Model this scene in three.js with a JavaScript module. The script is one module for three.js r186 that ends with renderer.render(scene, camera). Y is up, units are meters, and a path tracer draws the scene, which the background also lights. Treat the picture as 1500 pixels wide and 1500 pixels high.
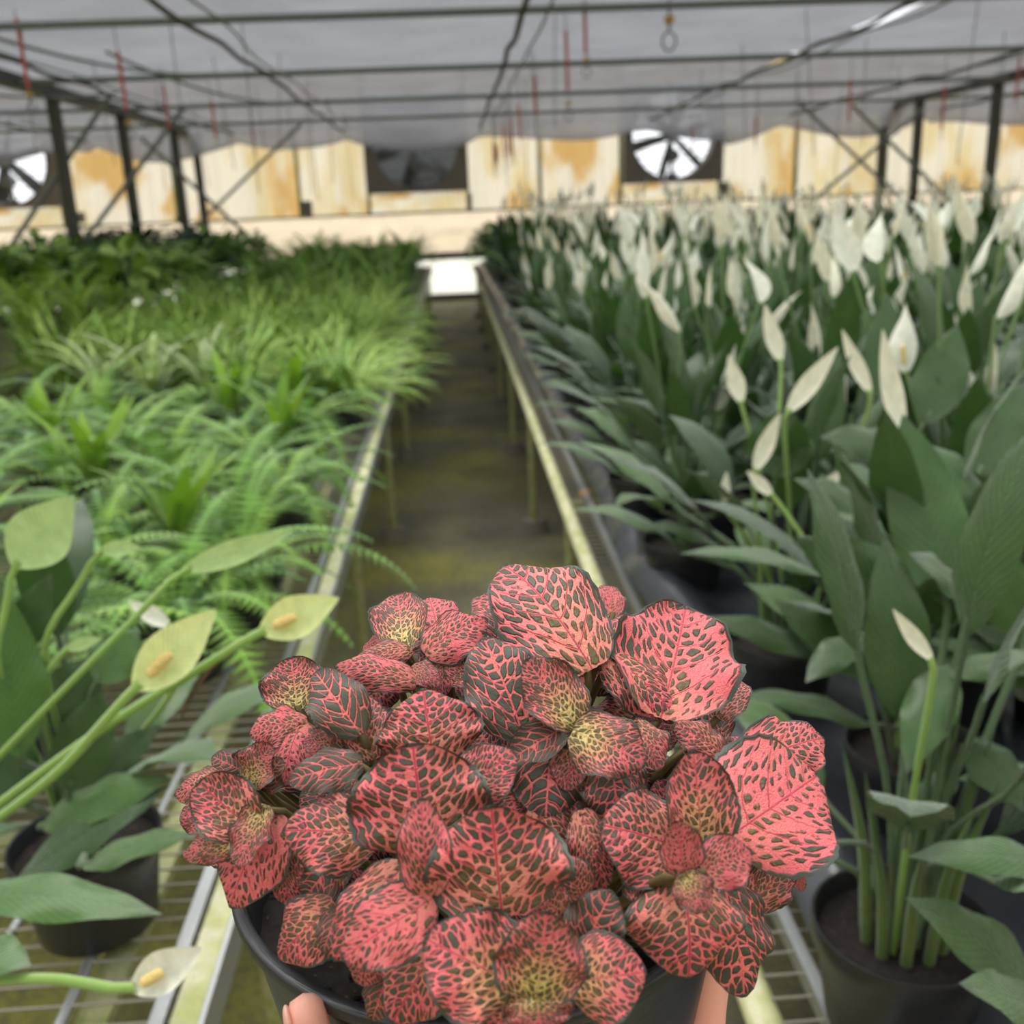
import * as THREE from 'three';
import { mergeGeometries } from 'three/addons/utils/BufferGeometryUtils.js';
import { MarchingCubes } from 'three/addons/objects/MarchingCubes.js';

// ---------------------------------------------------------------- camera, sky, sun, exposure
const scene = new THREE.Scene();
const camera = new THREE.PerspectiveCamera(54.0, 1, 0.02, 200);
camera.position.set(0, 1.45, 0);
camera.rotation.order = 'YXZ';
camera.rotation.set(-0.29746, -0.0467, -0.04014);
camera.focus = 0.315;
camera.userData.fStop = 14.0;

const renderer = new THREE.WebGLRenderer({ antialias: true });
renderer.toneMapping = THREE.LinearToneMapping;
renderer.toneMappingExposure = 1.75;
renderer.shadowMap.enabled = true;

{ // bright overcast sky
  const W = 64, H = 32, d = new Float32Array(W * H * 4);
  for (let j = 0; j < H; j++) for (let i = 0; i < W; i++) {
    const e = Math.max(0, ((j + 0.5) / H - 0.5) * 2), k = 0.92 + 0.2 * Math.sin(e * Math.PI / 2), o = (j * W + i) * 4;
    d[o] = 0.97 * k; d[o + 1] = 0.99 * k; d[o + 2] = 1.02 * k; d[o + 3] = 1;
  }
  const sky = new THREE.DataTexture(d, W, H, THREE.RGBAFormat, THREE.FloatType);
  sky.mapping = THREE.EquirectangularReflectionMapping; sky.magFilter = sky.minFilter = THREE.LinearFilter; sky.needsUpdate = true;
  scene.background = sky; scene.environment = sky;
}
const sun = new THREE.DirectionalLight(new THREE.Color(1.0, 0.97, 0.92), 1.5);
sun.position.set(-2.2, 12, -5.5); sun.target.position.set(0, 0.8, -1);
sun.castShadow = true; sun.shadow.radius = 60;
sun.shadow.camera.left = -9; sun.shadow.camera.right = 9; sun.shadow.camera.top = 17; sun.shadow.camera.bottom = -17; sun.shadow.camera.far = 40;
sun.shadow.mapSize.set(2048, 2048);
scene.add(sun, sun.target);

// ---------------------------------------------------------------- helpers
const V = (x, y, z) => new THREE.Vector3(x, y, z);
let seedState = 12345;
function srand(s) { seedState = s | 0; }
function R() { seedState = (seedState + 0x6d2b79f5) | 0; let t = Math.imul(seedState ^ (seedState >>> 15), 1 | seedState); t = (t + Math.imul(t ^ (t >>> 7), 61 | t)) ^ t; return ((t ^ (t >>> 14)) >>> 0) / 4294967296; }
const rr = (a, b) => a + (b - a) * R();
const clamp = (x, a = 0, b = 1) => Math.min(b, Math.max(a, x));
const sstep = (a, b, x) => { const t = clamp((x - a) / (b - a)); return t * t * (3 - 2 * t); };
const mix = (a, b, t) => a + (b - a) * t;
const lin = (c) => { c /= 255; return c <= 0.04045 ? c / 12.92 : ((c + 0.055) / 1.055) ** 2.4; };
function hash(x, y, s = 0) { let h = Math.imul(x | 0, 374761393) ^ Math.imul(y | 0, 668265263) ^ Math.imul(s | 0, 1442695041); h = Math.imul(h ^ (h >>> 13), 1274126177); return ((h ^ (h >>> 16)) >>> 0) / 4294967296; }
function vnoise(x, y, s = 0, per = 0) {
  const xi = Math.floor(x), yi = Math.floor(y), fx = x - xi, fy = y - yi, u = fx * fx * (3 - 2 * fx), w = fy * fy * (3 - 2 * fy);
  const P = per ? (k) => ((k % per) + per) % per : (k) => k;
  return mix(mix(hash(P(xi), P(yi), s), hash(P(xi + 1), P(yi), s), u), mix(hash(P(xi), P(yi + 1), s), hash(P(xi + 1), P(yi + 1), s), u), w);
}
function fbm(x, y, s = 0, n = 4, per = 0) { let a = 0.5, v = 0, k = 1; for (let i = 0; i < n; i++) { v += a * vnoise(x * k, y * k, s + i * 17, per ? per * k : 0); k *= 2; a *= 0.5; } return v / (1 - a * 2 + a); }
function texture(W, H, f, srgb = true) {
  const d = new Uint8Array(W * H * 4), c = [0, 0, 0];
  for (let j = 0; j < H; j++) for (let i = 0; i < W; i++) { f((i + 0.5) / W, (j + 0.5) / H, c); const o = (j * W + i) * 4; d[o] = clamp(c[0], 0, 255); d[o + 1] = clamp(c[1], 0, 255); d[o + 2] = clamp(c[2], 0, 255); d[o + 3] = 255; }
  const t = new THREE.DataTexture(d, W, H); t.wrapS = t.wrapT = THREE.RepeatWrapping; t.magFilter = t.minFilter = THREE.LinearFilter;
  if (srgb) t.colorSpace = THREE.SRGBColorSpace; t.needsUpdate = true; return t;
}
const rep = (t, a, b) => { const c = t.clone(); c.repeat.set(a, b); c.needsUpdate = true; return c; };
const asData = (t) => { const c = t.clone(); c.colorSpace = THREE.NoColorSpace; c.needsUpdate = true; return c; };
const taken = {};
function numbered(n) { if (taken[n] === undefined) { taken[n] = 0; return n; } taken[n]++; return n + '_' + String(taken[n]).padStart(3, '0'); }
function mark(o, label, category, group, kind) { o.userData.label = label; o.userData.category = category; if (group) o.userData.group = group; if (kind) o.userData.kind = kind; return o; }
function group(name, label, category, pos, grp) { const g = new THREE.Group(); g.name = numbered(name); if (pos) g.position.copy(pos); mark(g, label, category, grp); scene.add(g); return g; }
function part(name, geo, mat, parent) { const m = new THREE.Mesh(geo, mat); m.name = parent === scene ? numbered(name) : name; m.castShadow = m.receiveShadow = true; parent.add(m); return m; }
function struct(name, geo, mat, label, category = name.split('_')[0]) { const m = part(name, geo, mat, scene); m.userData.kind = 'structure'; m.userData.label = label; m.userData.category = category; return m; }
const M4 = () => new THREE.Matrix4();
const box = (w, h, d, x = 0, y = 0, z = 0) => new THREE.BoxGeometry(w, h, d).translate(x, y, z);
function rod(a, b, r, n = 6) { const d = b.clone().sub(a), g = new THREE.CylinderGeometry(r, r, d.length(), n, 1); g.applyQuaternion(new THREE.Quaternion().setFromUnitVectors(V(0, 1, 0), d.normalize())); g.translate((a.x + b.x) / 2, (a.y + b.y) / 2, (a.z + b.z) / 2); return g; }
function tube(pts, r, n = 16, m = 5) { return new THREE.TubeGeometry(new THREE.CatmullRomCurve3(pts), n, r, m, false); }
function tint(g, c0, c1 = c0) { const n = g.attributes.position.count, a = new Float32Array(n * 3), uv = g.attributes.uv; for (let i = 0; i < n; i++) { const t = uv ? clamp(uv.getX(i)) : 0; for (let k = 0; k < 3; k++) a[i * 3 + k] = mix(c0[k], c1[k], t); } g.setAttribute('color', new THREE.BufferAttribute(a, 3)); return g; }
// a thin sheet along a path: path(v) -> point, normal(v) -> facing, half(v) -> half width; bow/cup across, ripple on the edge
function sheet({ path, facing, half, nu = 6, nv = 10, bow = 0, fold = 0, ripple = 0, freq = 5, phase = 0, color }) {
  const pos = [], uv = [], idx = [], p = V(0, 0, 0), q = V(0, 0, 0), T = V(0, 0, 0), N = V(0, 0, 0), S = V(0, 0, 0);
  for (let j = 0; j <= nv; j++) {
    const v = j / nv; path(v, p); path(Math.min(1, v + 0.02), q); path(Math.max(0, v - 0.02), T); T.subVectors(q, T).normalize();
    facing(v, N); N.addScaledVector(T, -N.dot(T)).normalize(); S.crossVectors(T, N);
    const h = half(v);
    for (let i = 0; i <= nu; i++) {
      const u = (i / nu) * 2 - 1, au = Math.abs(u), e = Math.sin(v * freq * 6.283 + phase + (u > 0 ? 1.7 : 0)) * ripple * h * au * au * au;
      const off = -bow * h * u * u + fold * h * au + e, sx = u * h * (1 - 0.22 * Math.min(1, Math.abs(bow) + Math.abs(fold)) * au);
      pos.push(p.x + S.x * sx + N.x * off, p.y + S.y * sx + N.y * off, p.z + S.z * sx + N.z * off); uv.push(i / nu, v);
    }
  }
  for (let j = 0; j < nv; j++) for (let i = 0; i < nu; i++) { const a = j * (nu + 1) + i, b = a + 1, c = a + nu + 1, d = c + 1; idx.push(a, b, c, b, d, c); }
  const g = new THREE.BufferGeometry(); g.setAttribute('position', new THREE.Float32BufferAttribute(pos, 3)); g.setAttribute('uv', new THREE.Float32BufferAttribute(uv, 2)); g.setIndex(idx); g.computeVertexNormals();
  if (color) { const a = new Float32Array(pos.length); for (let i = 0; i < a.length; i++) a[i] = color[i % 3]; g.setAttribute('color', new THREE.BufferAttribute(a, 3)); }
  return g;
}
const std = (o) => new THREE.MeshStandardMaterial(o), phys = (o) => new THREE.MeshPhysicalMaterial(o);
const C3 = (r, g, b) => new THREE.Color().setRGB(lin(r), lin(g), lin(b));

// ---------------------------------------------------------------- materials
const concreteTex = texture(1024, 1024, (u, v, c) => {
  const n = fbm(u * 6, v * 6, 3, 5, 6), m = fbm(u * 3 + 0.3, v * 3, 11, 5, 3), f = vnoise(u * 240, v * 240, 5, 240), g = sstep(0.40, 0.62, m + 0.15 * (f - 0.5)), s = 0.6 * sstep(0.5, 0.85, fbm(u * 7, v * 7, 29, 5, 7));
  const k = 0.75 + 0.35 * n + 0.14 * (f - 0.5);
  c[0] = mix(116, 140, g) * k; c[1] = mix(113, 138, g) * k; c[2] = mix(86, 62, g) * k;
  if (s > 0) { c[0] = mix(c[0], 46, s * 0.7); c[1] = mix(c[1], 44, s * 0.7); c[2] = mix(c[2], 38, s * 0.7); }
});
const algaeTex = texture(256, 1024, (u, v, c) => {
  const m = fbm(u * 4, v * 26, 7, 4, 0), f = vnoise(u * 60, v * 300, 8), g = sstep(0.34, 0.72, m + 0.2 * (f - 0.5)), k = 0.92 + 0.14 * f;
  c[0] = mix(206, 178, g) * k; c[1] = mix(204, 182, g) * k; c[2] = mix(170, 118, g) * k;
});
const stainTex = (seed) => texture(512, 512, (u, v, c) => { // corrugated plastic: cream with tan water stains that have their own edges
  const rib = vnoise(u * 26, v * 0.7, seed + 5), n = fbm(u * 2.6 + 0.25 * rib, v * 1.7, seed, 5), f = vnoise(u * 200, v * 120, seed + 9), drip = vnoise(u * 60, v * 2.5, seed + 15);
  const s = sstep(0.40, 0.66, n + 0.16 * (rib - 0.5) + 0.1 * (drip - 0.5)), s2 = sstep(0.56, 0.74, fbm(u * 3 + 5 + 0.2 * drip, v * 2.4 + 2, seed + 31, 5) + 0.08 * (f - 0.5)), k = 0.97 + 0.06 * (rib - 0.5) + 0.04 * (f - 0.5);
  c[0] = mix(mix(240, 230, s), 216, s2) * k; c[1] = mix(mix(234, 214, s), 178, s2) * k; c[2] = mix(mix(214, 168, s), 112, s2) * k;
});
const clothTex = texture(512, 512, (u, v, c) => { const n = fbm(u * 5, v * 5, 41, 4, 5), f = vnoise(u * 256, v * 256, 2, 256); const k = 130 + 24 * (n - 0.5) + 10 * (f - 0.5); c[0] = k; c[1] = k; c[2] = k + 3; });
const blotchTex = texture(512, 512, (u, v, c) => { const n = fbm(u * 4, v * 4, 77, 5, 4), f = vnoise(u * 128, v * 128, 12, 128); const k = 236 + 34 * (n - 0.5) + 16 * (f - 0.5); c[0] = c[1] = c[2] = k; });
const lilyTex = texture(256, 512, (u, v, c) => { // pale multiplier with parallel side veins and a midrib
  const a = Math.abs(u - 0.5) * 2, s = v - 0.26 * a, w = Math.abs(((s * 17) % 1 + 1) % 1 - 0.5) * 2, n = fbm(u * 6, v * 14, 19, 4), f = vnoise(u * 110, v * 220, 4);
  const k = 0.9 + 0.08 * sstep(0.0, 0.5, w) + 0.14 * (n - 0.5) + 0.05 * (f - 0.5), m = sstep(0.06, 0.02, a);
  c[0] = 250 * k * (1 - 0.06 * m); c[1] = 252 * k; c[2] = 246 * k;
});
const soilTex = texture(256, 256, (u, v, c) => { const f = vnoise(u * 70, v * 70, 3, 70), n = vnoise(u * 25, v * 25, 6, 25), k = 18 + 26 * f * n + (f > 0.93 ? 40 : 0); c[0] = k * 1.25; c[1] = k; c[2] = k * 0.85; });
const MAT = {
  floor: std({ map: rep(concreteTex, 1, 1), bumpMap: asData(concreteTex), bumpScale: 0.004, roughness: 0.75 }),
  outside: std({ color: C3(190, 186, 176), roughness: 1 }),
  steel: std({ color: C3(88, 90, 86), roughness: 0.6, metalness: 0.3, map: blotchTex }),
  pipe: std({ color: C3(140, 148, 144), roughness: 0.5, metalness: 0.3, map: blotchTex }),
  zinc: std({ color: C3(188, 190, 190), roughness: 0.38, metalness: 0.7, map: blotchTex }),
  wire: std({ color: C3(150, 146, 132), roughness: 0.5, metalness: 0.4 }),
  algae: std({ map: algaeTex, roughness: 0.8, bumpMap: asData(algaeTex), bumpScale: 0.0015 }),
  algaeDark: std({ map: algaeTex, color: C3(196, 200, 176), roughness: 0.85 }),
  fanGrey: std({ color: C3(140, 134, 124), roughness: 0.7, map: blotchTex }),
  fanDark: std({ color: C3(120, 122, 122), roughness: 0.55, metalness: 0.3 }),
  louvre: std({ color: C3(176, 180, 184), roughness: 0.5, metalness: 0.3 }),
  cable: std({ color: C3(86, 86, 76), roughness: 0.8 }),
  hangWire: std({ color: C3(110, 112, 112), roughness: 0.5, metalness: 0.3 }),
  red: phys({ color: C3(196, 92, 80), roughness: 0.55 }),
  yellow: std({ color: C3(196, 156, 60), roughness: 0.6 }),
  black: std({ color: C3(34, 35, 37), roughness: 0.42, map: blotchTex }),
  potBlack: std({ color: C3(40, 41, 44), roughness: 0.36, map: blotchTex, bumpMap: blotchTex, bumpScale: 0.0004 }),
  film: phys({ color: C3(52, 54, 60), roughness: 0.3, clearcoat: 0.4, clearcoatRoughness: 0.25, side: THREE.DoubleSide }),
  soil: std({ map: soilTex, bumpMap: asData(soilTex), bumpScale: 0.003, roughness: 1 }),
  concreteBlock: std({ color: C3(120, 116, 104), roughness: 0.9, map: blotchTex }),
  cloth: phys({ map: rep(clothTex, 1, 1), roughness: 1, transmission: 0.55, thickness: 0, specularIntensity: 0, transparent: true, opacity: 0.93, side: THREE.DoubleSide }),
  roofFilm: std({ color: C3(235, 238, 240), roughness: 0.6, transparent: true, opacity: 0.22, side: THREE.DoubleSide }),
  lily: phys({ map: lilyTex, vertexColors: true, roughness: 1, transmission: 0.3, thickness: 0, clearcoat: 0.45, clearcoatRoughness: 0.27, bumpMap: asData(lilyTex), bumpScale: 0.006, side: THREE.DoubleSide }),
  leaf: phys({ map: lilyTex, vertexColors: true, roughness: 1, transmission: 0.35, thickness: 0, clearcoat: 0.2, clearcoatRoughness: 0.45, side: THREE.DoubleSide }),
  farLeaf: std({ map: lilyTex, vertexColors: true, roughness: 0.6, side: THREE.DoubleSide }),
  farLily: std({ map: lilyTex, vertexColors: true, roughness: 0.42, side: THREE.DoubleSide }),
  spathe: phys({ map: lilyTex, vertexColors: true, roughness: 1, transmission: 0.22, thickness: 0, clearcoat: 0.1, clearcoatRoughness: 0.5, side: THREE.DoubleSide }),
  spadix: std({ color: C3(214, 192, 122), roughness: 0.9 }),
  skin: phys({ color: C3(236, 170, 152), roughness: 0.5, clearcoat: 0.1, clearcoatRoughness: 0.5 }),
  nail: phys({ color: C3(236, 178, 160), roughness: 0.3 }),
};
const panelMats = [3, 57, 91, 140].map((s) => phys({ map: stainTex(s), color: C3(216, 212, 206), roughness: 0.74, transmission: 1, thickness: 0, side: THREE.DoubleSide, specularIntensity: 0.4 }));
const curtainMat = phys({ color: C3(250, 240, 224), roughness: 0.7, transmission: 1, thickness: 0, side: THREE.DoubleSide, map: blotchTex });
const screenMat = phys({ color: C3(250, 250, 244), roughness: 0.5, transmission: 1, thickness: 0, side: THREE.DoubleSide });

// ---------------------------------------------------------------- structure
const XL = -8, XR = 10.4, ZB = -16.5, ZF = 4;
{
  const fl = new THREE.BoxGeometry(XR - XL, 0.1, ZF - ZB); { const p = fl.attributes.position, uv = fl.attributes.uv; for (let i = 0; i < p.count; i++) uv.setXY(i, p.getX(i) / 2.6, p.getZ(i) / 2.6); }
  const f = struct('floor', fl, MAT.floor, 'damp concrete greenhouse floor patched with moss between the benches'); f.position.set((XL + XR) / 2, -0.05, (ZF + ZB) / 2);
  const g = struct('ground', box(120, 0.1, 120), MAT.outside, 'pale open ground outside the greenhouse'); g.position.set(0, -0.16, -10);
}
const CABLES = [-5.2, -3.1, -1.5, 0.5, 3.0, 5.1, 7.4];
{ // shade cloth hanging between cables, from the second bay to the end wall
  const nx = 150, nz = 60, x0 = XL, x1 = XR, z0 = -5.2, z1 = -16.15, pos = [], uv = [], idx = [], hem = [];
  const sag = (x) => { for (let k = 0; k < CABLES.length - 1; k++) if (x >= CABLES[k] && x < CABLES[k + 1]) { const t = (x - CABLES[k]) / (CABLES[k + 1] - CABLES[k]); return 4 * t * (1 - t); } return 0.5; };
  for (let j = 0; j <= nz; j++) for (let i = 0; i <= nx; i++) {
    const x = mix(x0, x1, i / nx), t = j / nz, z = mix(z0, z1, t), bay = Math.abs(Math.sin(((z + 7) / 2.7) * Math.PI)), end = sstep(0.9, 1, t);
    const y = 2.76 - 0.05 * sag(x) - 0.05 * bay + 0.03 * (vnoise(x * 1.3, z * 1.3, 4) - 0.5) - end * (0.24 + 0.12 * sag(x) + 0.16 * (vnoise(x * 0.9, 3, 9) - 0.4) + (x > 4.2 ? 0.12 * vnoise(x * 1.2, 1, 77) : 0));
    pos.push(x, y, z); uv.push(x / 2, z / 2);
  }
  for (let j = 0; j < nz; j++) for (let i = 0; i < nx; i++) { const a = j * (nx + 1) + i, b = a + 1, c = a + nx + 1, d = c + 1, xm = mix(x0, x1, (i + 0.5) / nx), zm = mix(z0, z1, (j + 0.5) / nz); if (Math.abs(xm - 3.37) < 0.06 && ((zm < -7.2 && zm > -8.7) || (zm < -10.1 && zm > -11.0))) continue; /* slits where two widths of cloth gape */ (j < nz * 0.9 ? idx : hem).push(a, c, b, b, c, d); }
  const g = new THREE.BufferGeometry(); g.setAttribute('position', new THREE.Float32BufferAttribute(pos, 3)); g.setAttribute('uv', new THREE.Float32BufferAttribute(uv, 2)); g.setIndex(idx); g.computeVertexNormals();
  const hg = g.clone(); hg.setIndex(hem);
  const all = g.clone(); all.setIndex([...idx, ...hem]); all.computeVertexNormals(); g.setAttribute('normal', all.attributes.normal); hg.setAttribute('normal', all.attributes.normal);
  const pick = (q) => { const r = q.toNonIndexed(); return r; };
  struct('ceiling', pick(g), MAT.cloth, 'grey woven shade cloth stretched beneath the greenhouse roof');
  struct('trim_1', pick(hg), MAT.cloth, 'drooping scalloped hem of the shade cloth in front of the end wall', 'cloth hem');
  // clear film roof, a low ridge above the cloth
  const xm = (XL + XR) / 2, s = new THREE.Shape(); s.moveTo(XL, 3.5); s.lineTo(xm, 4.9); s.lineTo(XR, 3.5); s.lineTo(XR, 3.49); s.lineTo(xm, 4.89); s.lineTo(XL, 3.49);
  const rg = new THREE.PlaneGeometry(1, 1);
  const mk = (xa, ya, xb, yb) => { const q = new THREE.BufferGeometry(); q.setAttribute('position', new THREE.Float32BufferAttribute([xa, ya, ZF, xb, yb, ZF, xb, yb, ZB - 0.1, xa, ya, ZB - 0.1], 3)); q.setAttribute('uv', new THREE.Float32BufferAttribute([0, 0, 1, 0, 1, 1, 0, 1], 2)); q.setIndex([0, 1, 2, 0, 2, 3]); q.computeVertexNormals(); return q; };
  rg.dispose();
  struct('roof', mergeGeometries([mk(XL, 3.5, xm, 4.9), mk(xm, 4.9, XR, 3.5)]), MAT.roofFilm, 'clear plastic film roof over the greenhouse');
}
function corrugated(w, h, pitch = 0.085, depth = 0.012) {
  const n = Math.max(6, Math.round(w / pitch) * 6), pos = [], uv = [], idx = [];
  for (let j = 0; j <= 1; j++) for (let i = 0; i <= n; i++) { const x = (i / n - 0.5) * w; pos.push(x, (j - 0.5) * h, depth * Math.cos((i / 6) * Math.PI * 2)); uv.push(i / n, j); }
  for (let i = 0; i < n; i++) idx.push(i, i + 1, i + n + 1, i + 1, i + n + 2, i + n + 1);
  const g = new THREE.BufferGeometry(); g.setAttribute('position', new THREE.Float32BufferAttribute(pos, 3)); g.setAttribute('uv', new THREE.Float32BufferAttribute(uv, 2)); g.setIndex(idx); g.computeVertexNormals(); return g;
}
{
  const wall = new THREE.Group(); wall.name = 'wall_back'; wall.userData = { kind: 'structure', label: 'far end wall of stained translucent corrugated plastic sheets', category: 'wall' }; scene.add(wall);
  const spans = [[-8, -7.3], [-5.92, -4.2], [-4.2, -2.32], [-2.32, -1.26], [0.28, 1.42], [1.42, 2.68], [4.24, 5.45], [5.45, 6.9], [6.9, 8.6], [8.6, 10.4]];
  spans.forEach(([a, b], i) => { const m = part('panel', corrugated(b - a, 2.1), panelMats[i % 4], wall); m.position.set((a + b) / 2, 1.38 + 1.05, ZB); });
  for (const [a, b] of [[-7.3, -5.92], [-1.26, 0.28], [2.68, 4.24]]) {
    const m = part('lower_panel', corrugated(b - a, 0.3), panelMats[3], wall); m.position.set((a + b) / 2, 1.53, ZB);
    const t = part('panel', corrugated(b - a, 0.4), panelMats[1], wall); t.position.set((a + b) / 2, 3.28, ZB);
  }
  for (let x = XL; x < XR - 0.1; x += 2.3) { const w = Math.min(2.3, XR - x); const m = part('curtain', box(w, 0.62, 0.01), curtainMat, wall); m.position.set(x + w / 2, 1.06, ZB); }
  for (let x = XL; x < XR - 0.1; x += 1.533) { const m = part('vent_screen', box(1.5, 0.54, 0.006), screenMat, wall); m.position.set(x + 0.766, 0.38, ZB); }
  const beam = part('beam', box(XR - XL, 0.1, 0.08), MAT.steel, wall); beam.position.set((XL + XR) / 2, 0.7, ZB + 0.02);
  const rail = part('rail', box(XR - XL, 0.035, 0.05), MAT.algaeDark, wall); rail.position.set((XL + XR) / 2, 1.37, ZB + 0.05);
  const kerb = part('kerb', box(XR - XL, 0.11, 0.12), MAT.concreteBlock, wall); kerb.position.set((XL + XR) / 2, 0.055, ZB);
  for (const x of [-5.92, -4.2, -2.32, -1.26, 0.28, 1.42, 2.68, 4.24, 5.45, 6.9, 8.6]) { const m = part('post', box(0.05, 2.1, 0.05), MAT.algaeDark, wall); m.position.set(x, 2.43, ZB + 0.05); }
  for (const [x, w, h] of [[-2.22, 0.16, 0.22], [0.3, 0.07, 0.26], [4.3, 0.12, 0.3], [-5.7, 0.2, 0.16]]) { const m = part('control_box', box(w, h, 0.12), MAT.fanGrey, wall); m.position.set(x, 1.5, ZB + 0.12); }
  // side and near walls of the same sheets, plain rolls of film below
  for (const [n, x] of [['wall_left', XL], ['wall_right', XR]]) {
    const w = new THREE.Group(); w.name = n; w.userData = { kind: 'structure', label: n === 'wall_left' ? 'long translucent side wall beyond the fern benches' : 'long translucent side wall beyond the lily benches', category: 'wall' }; scene.add(w);
    for (let z = ZB; z < ZF - 0.1; z += 4.1) { const m = part('panel', corrugated(4.1, 3.5), panelMats[Math.round(-z) % 4], w); m.position.set(x, 1.75, z + 2.05); m.rotation.y = Math.PI / 2; }
  }
  const w = new THREE.Group(); w.name = 'wall_front'; w.userData = { kind: 'structure', label: 'near end wall of translucent plastic behind the viewer', category: 'wall' }; scene.add(w);
  for (let x = XL; x < XR - 0.1; x += 4.6) { const m = part('panel', corrugated(4.6, 3.5), panelMats[1], w); m.position.set(x + 2.3, 1.75, ZF); }
}
// exhaust fans in the end wall
function exhaustFan(x, y, open, label) {
  const g = group('exhaust_fan', label, 'fan', V(x, y, ZB + 0.02)), s = 0.76, r = 0.645;
  const sh = new THREE.Shape(); sh.moveTo(-s, -0.68); sh.lineTo(s, -0.68); sh.lineTo(s, 0.72); sh.lineTo(-s, 0.72); sh.closePath(); const ho = new THREE.Path(); ho.absarc(0, 0, r, 0, Math.PI * 2, true); sh.holes.push(ho);
  part('housing', new THREE.ExtrudeGeometry(sh, { depth: 0.32, bevelEnabled: true, bevelSize: 0.008, bevelThickness: 0.008, bevelSegments: 1, curveSegments: 40 }), MAT.fanGrey, g);
  part('motor', mergeGeometries([new THREE.CylinderGeometry(0.09, 0.09, 0.2, 16).rotateX(Math.PI / 2).translate(0, -0.3, 0.2), box(0.05, 0.5, 0.04, 0, -0.4, 0.15), box(0.16, 0.1, 0.1, 0, -0.6, 0.18)]), MAT.fanDark, g);
  part('hub', new THREE.CylinderGeometry(0.1, 0.1, 0.1, 18).rotateX(Math.PI / 2).translate(0, 0, 0.16), MAT.fanDark, g);
  for (let k = 0; k < 6; k++) {
    const a = (k / 6) * Math.PI * 2 + 0.25, q = sheet({ path: (v, p) => p.set(Math.cos(a) * (0.08 + 0.54 * v), Math.sin(a) * (0.08 + 0.54 * v), 0.16), facing: (v, n) => n.set(-Math.sin(a) * 0.75, Math.cos(a) * 0.75, 0.85 - 0.2 * v), half: (v) => 0.07 + 0.05 * v, nu: 3, nv: 4 });
    part('blade', q, MAT.fanDark, g);
  }
  for (let k = 0; k < 13; k++) { const m = part('slat', box(1.42, open ? 0.075 : 0.115, 0.006), MAT.louvre, g); m.position.set(0, -0.6 + k * 0.1, -0.06); m.rotation.x = open ? -1.35 + (k % 4) * 0.05 : 0.2 + (k % 3) * 0.12; }
  return g;
}
exhaustFan(3.46, 2.36, true, 'big round exhaust fan with open louvres glaring white, in the end wall');
exhaustFan(-0.49, 2.36, false, 'dim exhaust fan with closed louvres set straight above the aisle end');
exhaustFan(-6.6, 2.36, true, 'exhaust fan half hidden by steel columns beyond the fern benches');
// columns and braces
{
  const col = (x, z, h, w, label, grp) => { const m = struct('column', box(w, h, w), MAT.steel, label, 'column'); m.position.set(x, h / 2, z); m.userData.group = grp; return m; };
  for (const z of [-10.6, -12.7, -15.0, -16.2]) col(-3.75, z, 2.62, 0.1, 'dark steel column rising among the fern benches', 'columns among the ferns');
  for (const z of [-12.6, -14.7, -15.9, -9.2]) col(6.6, z, 2.66, 0.1, 'dark steel column rising behind the peace lilies', 'columns behind the lilies');
  const br = (a, b, label, grp) => mark(part('brace', rod(a, b, 0.025, 6), MAT.pipe, scene), label, 'brace', grp);
  br(V(-3.2, 2.6, -10.6), V(-4.5, 1.1, -10.6), 'slanting pipe brace crossing the column among the fern benches', 'slanting braces on the fern side');
  br(V(-2.55, 2.5, -10.8), V(-3.75, 1.2, -10.7), 'slanting pipe brace crossing the column among the fern benches', 'slanting braces on the fern side');
  br(V(-3.75, 2.4, -13.4), V(-2.6, 1.2, -13.4), 'slanting pipe brace crossing the column among the fern benches', 'slanting braces on the fern side');
  br(V(-2.0, 2.62, -15.02), V(-3.75, 1.2, -15.02), 'slanting pipe brace crossing the column among the fern benches', 'slanting braces on the fern side');
  br(V(5.3, 2.5, -13.8), V(6.9, 1.1, -13.8), 'slanting pipe brace crossing the column behind the peace lilies', 'slanting braces on the lily side');
  br(V(4.7, 1.2, -13.9), V(6.3, 2.45, -13.9), 'slanting pipe brace crossing the column behind the peace lilies', 'slanting braces on the lily side');
  br(V(4.9, 2.62, -14.7), V(6.6, 1.15, -14.7), 'slanting pipe brace crossing the column behind the peace lilies', 'slanting braces on the lily side');
  // gutters over the column rows
  for (const [x, l] of [[-3.75, 'steel gutter beam over the columns among the ferns'], [6.6, 'steel gutter beam over the columns behind the lilies']]) { const m = struct('beam', box(0.16, 0.1, 11), MAT.steel, l, 'beam'); m.position.set(x, 2.64, -11); }
}
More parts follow.
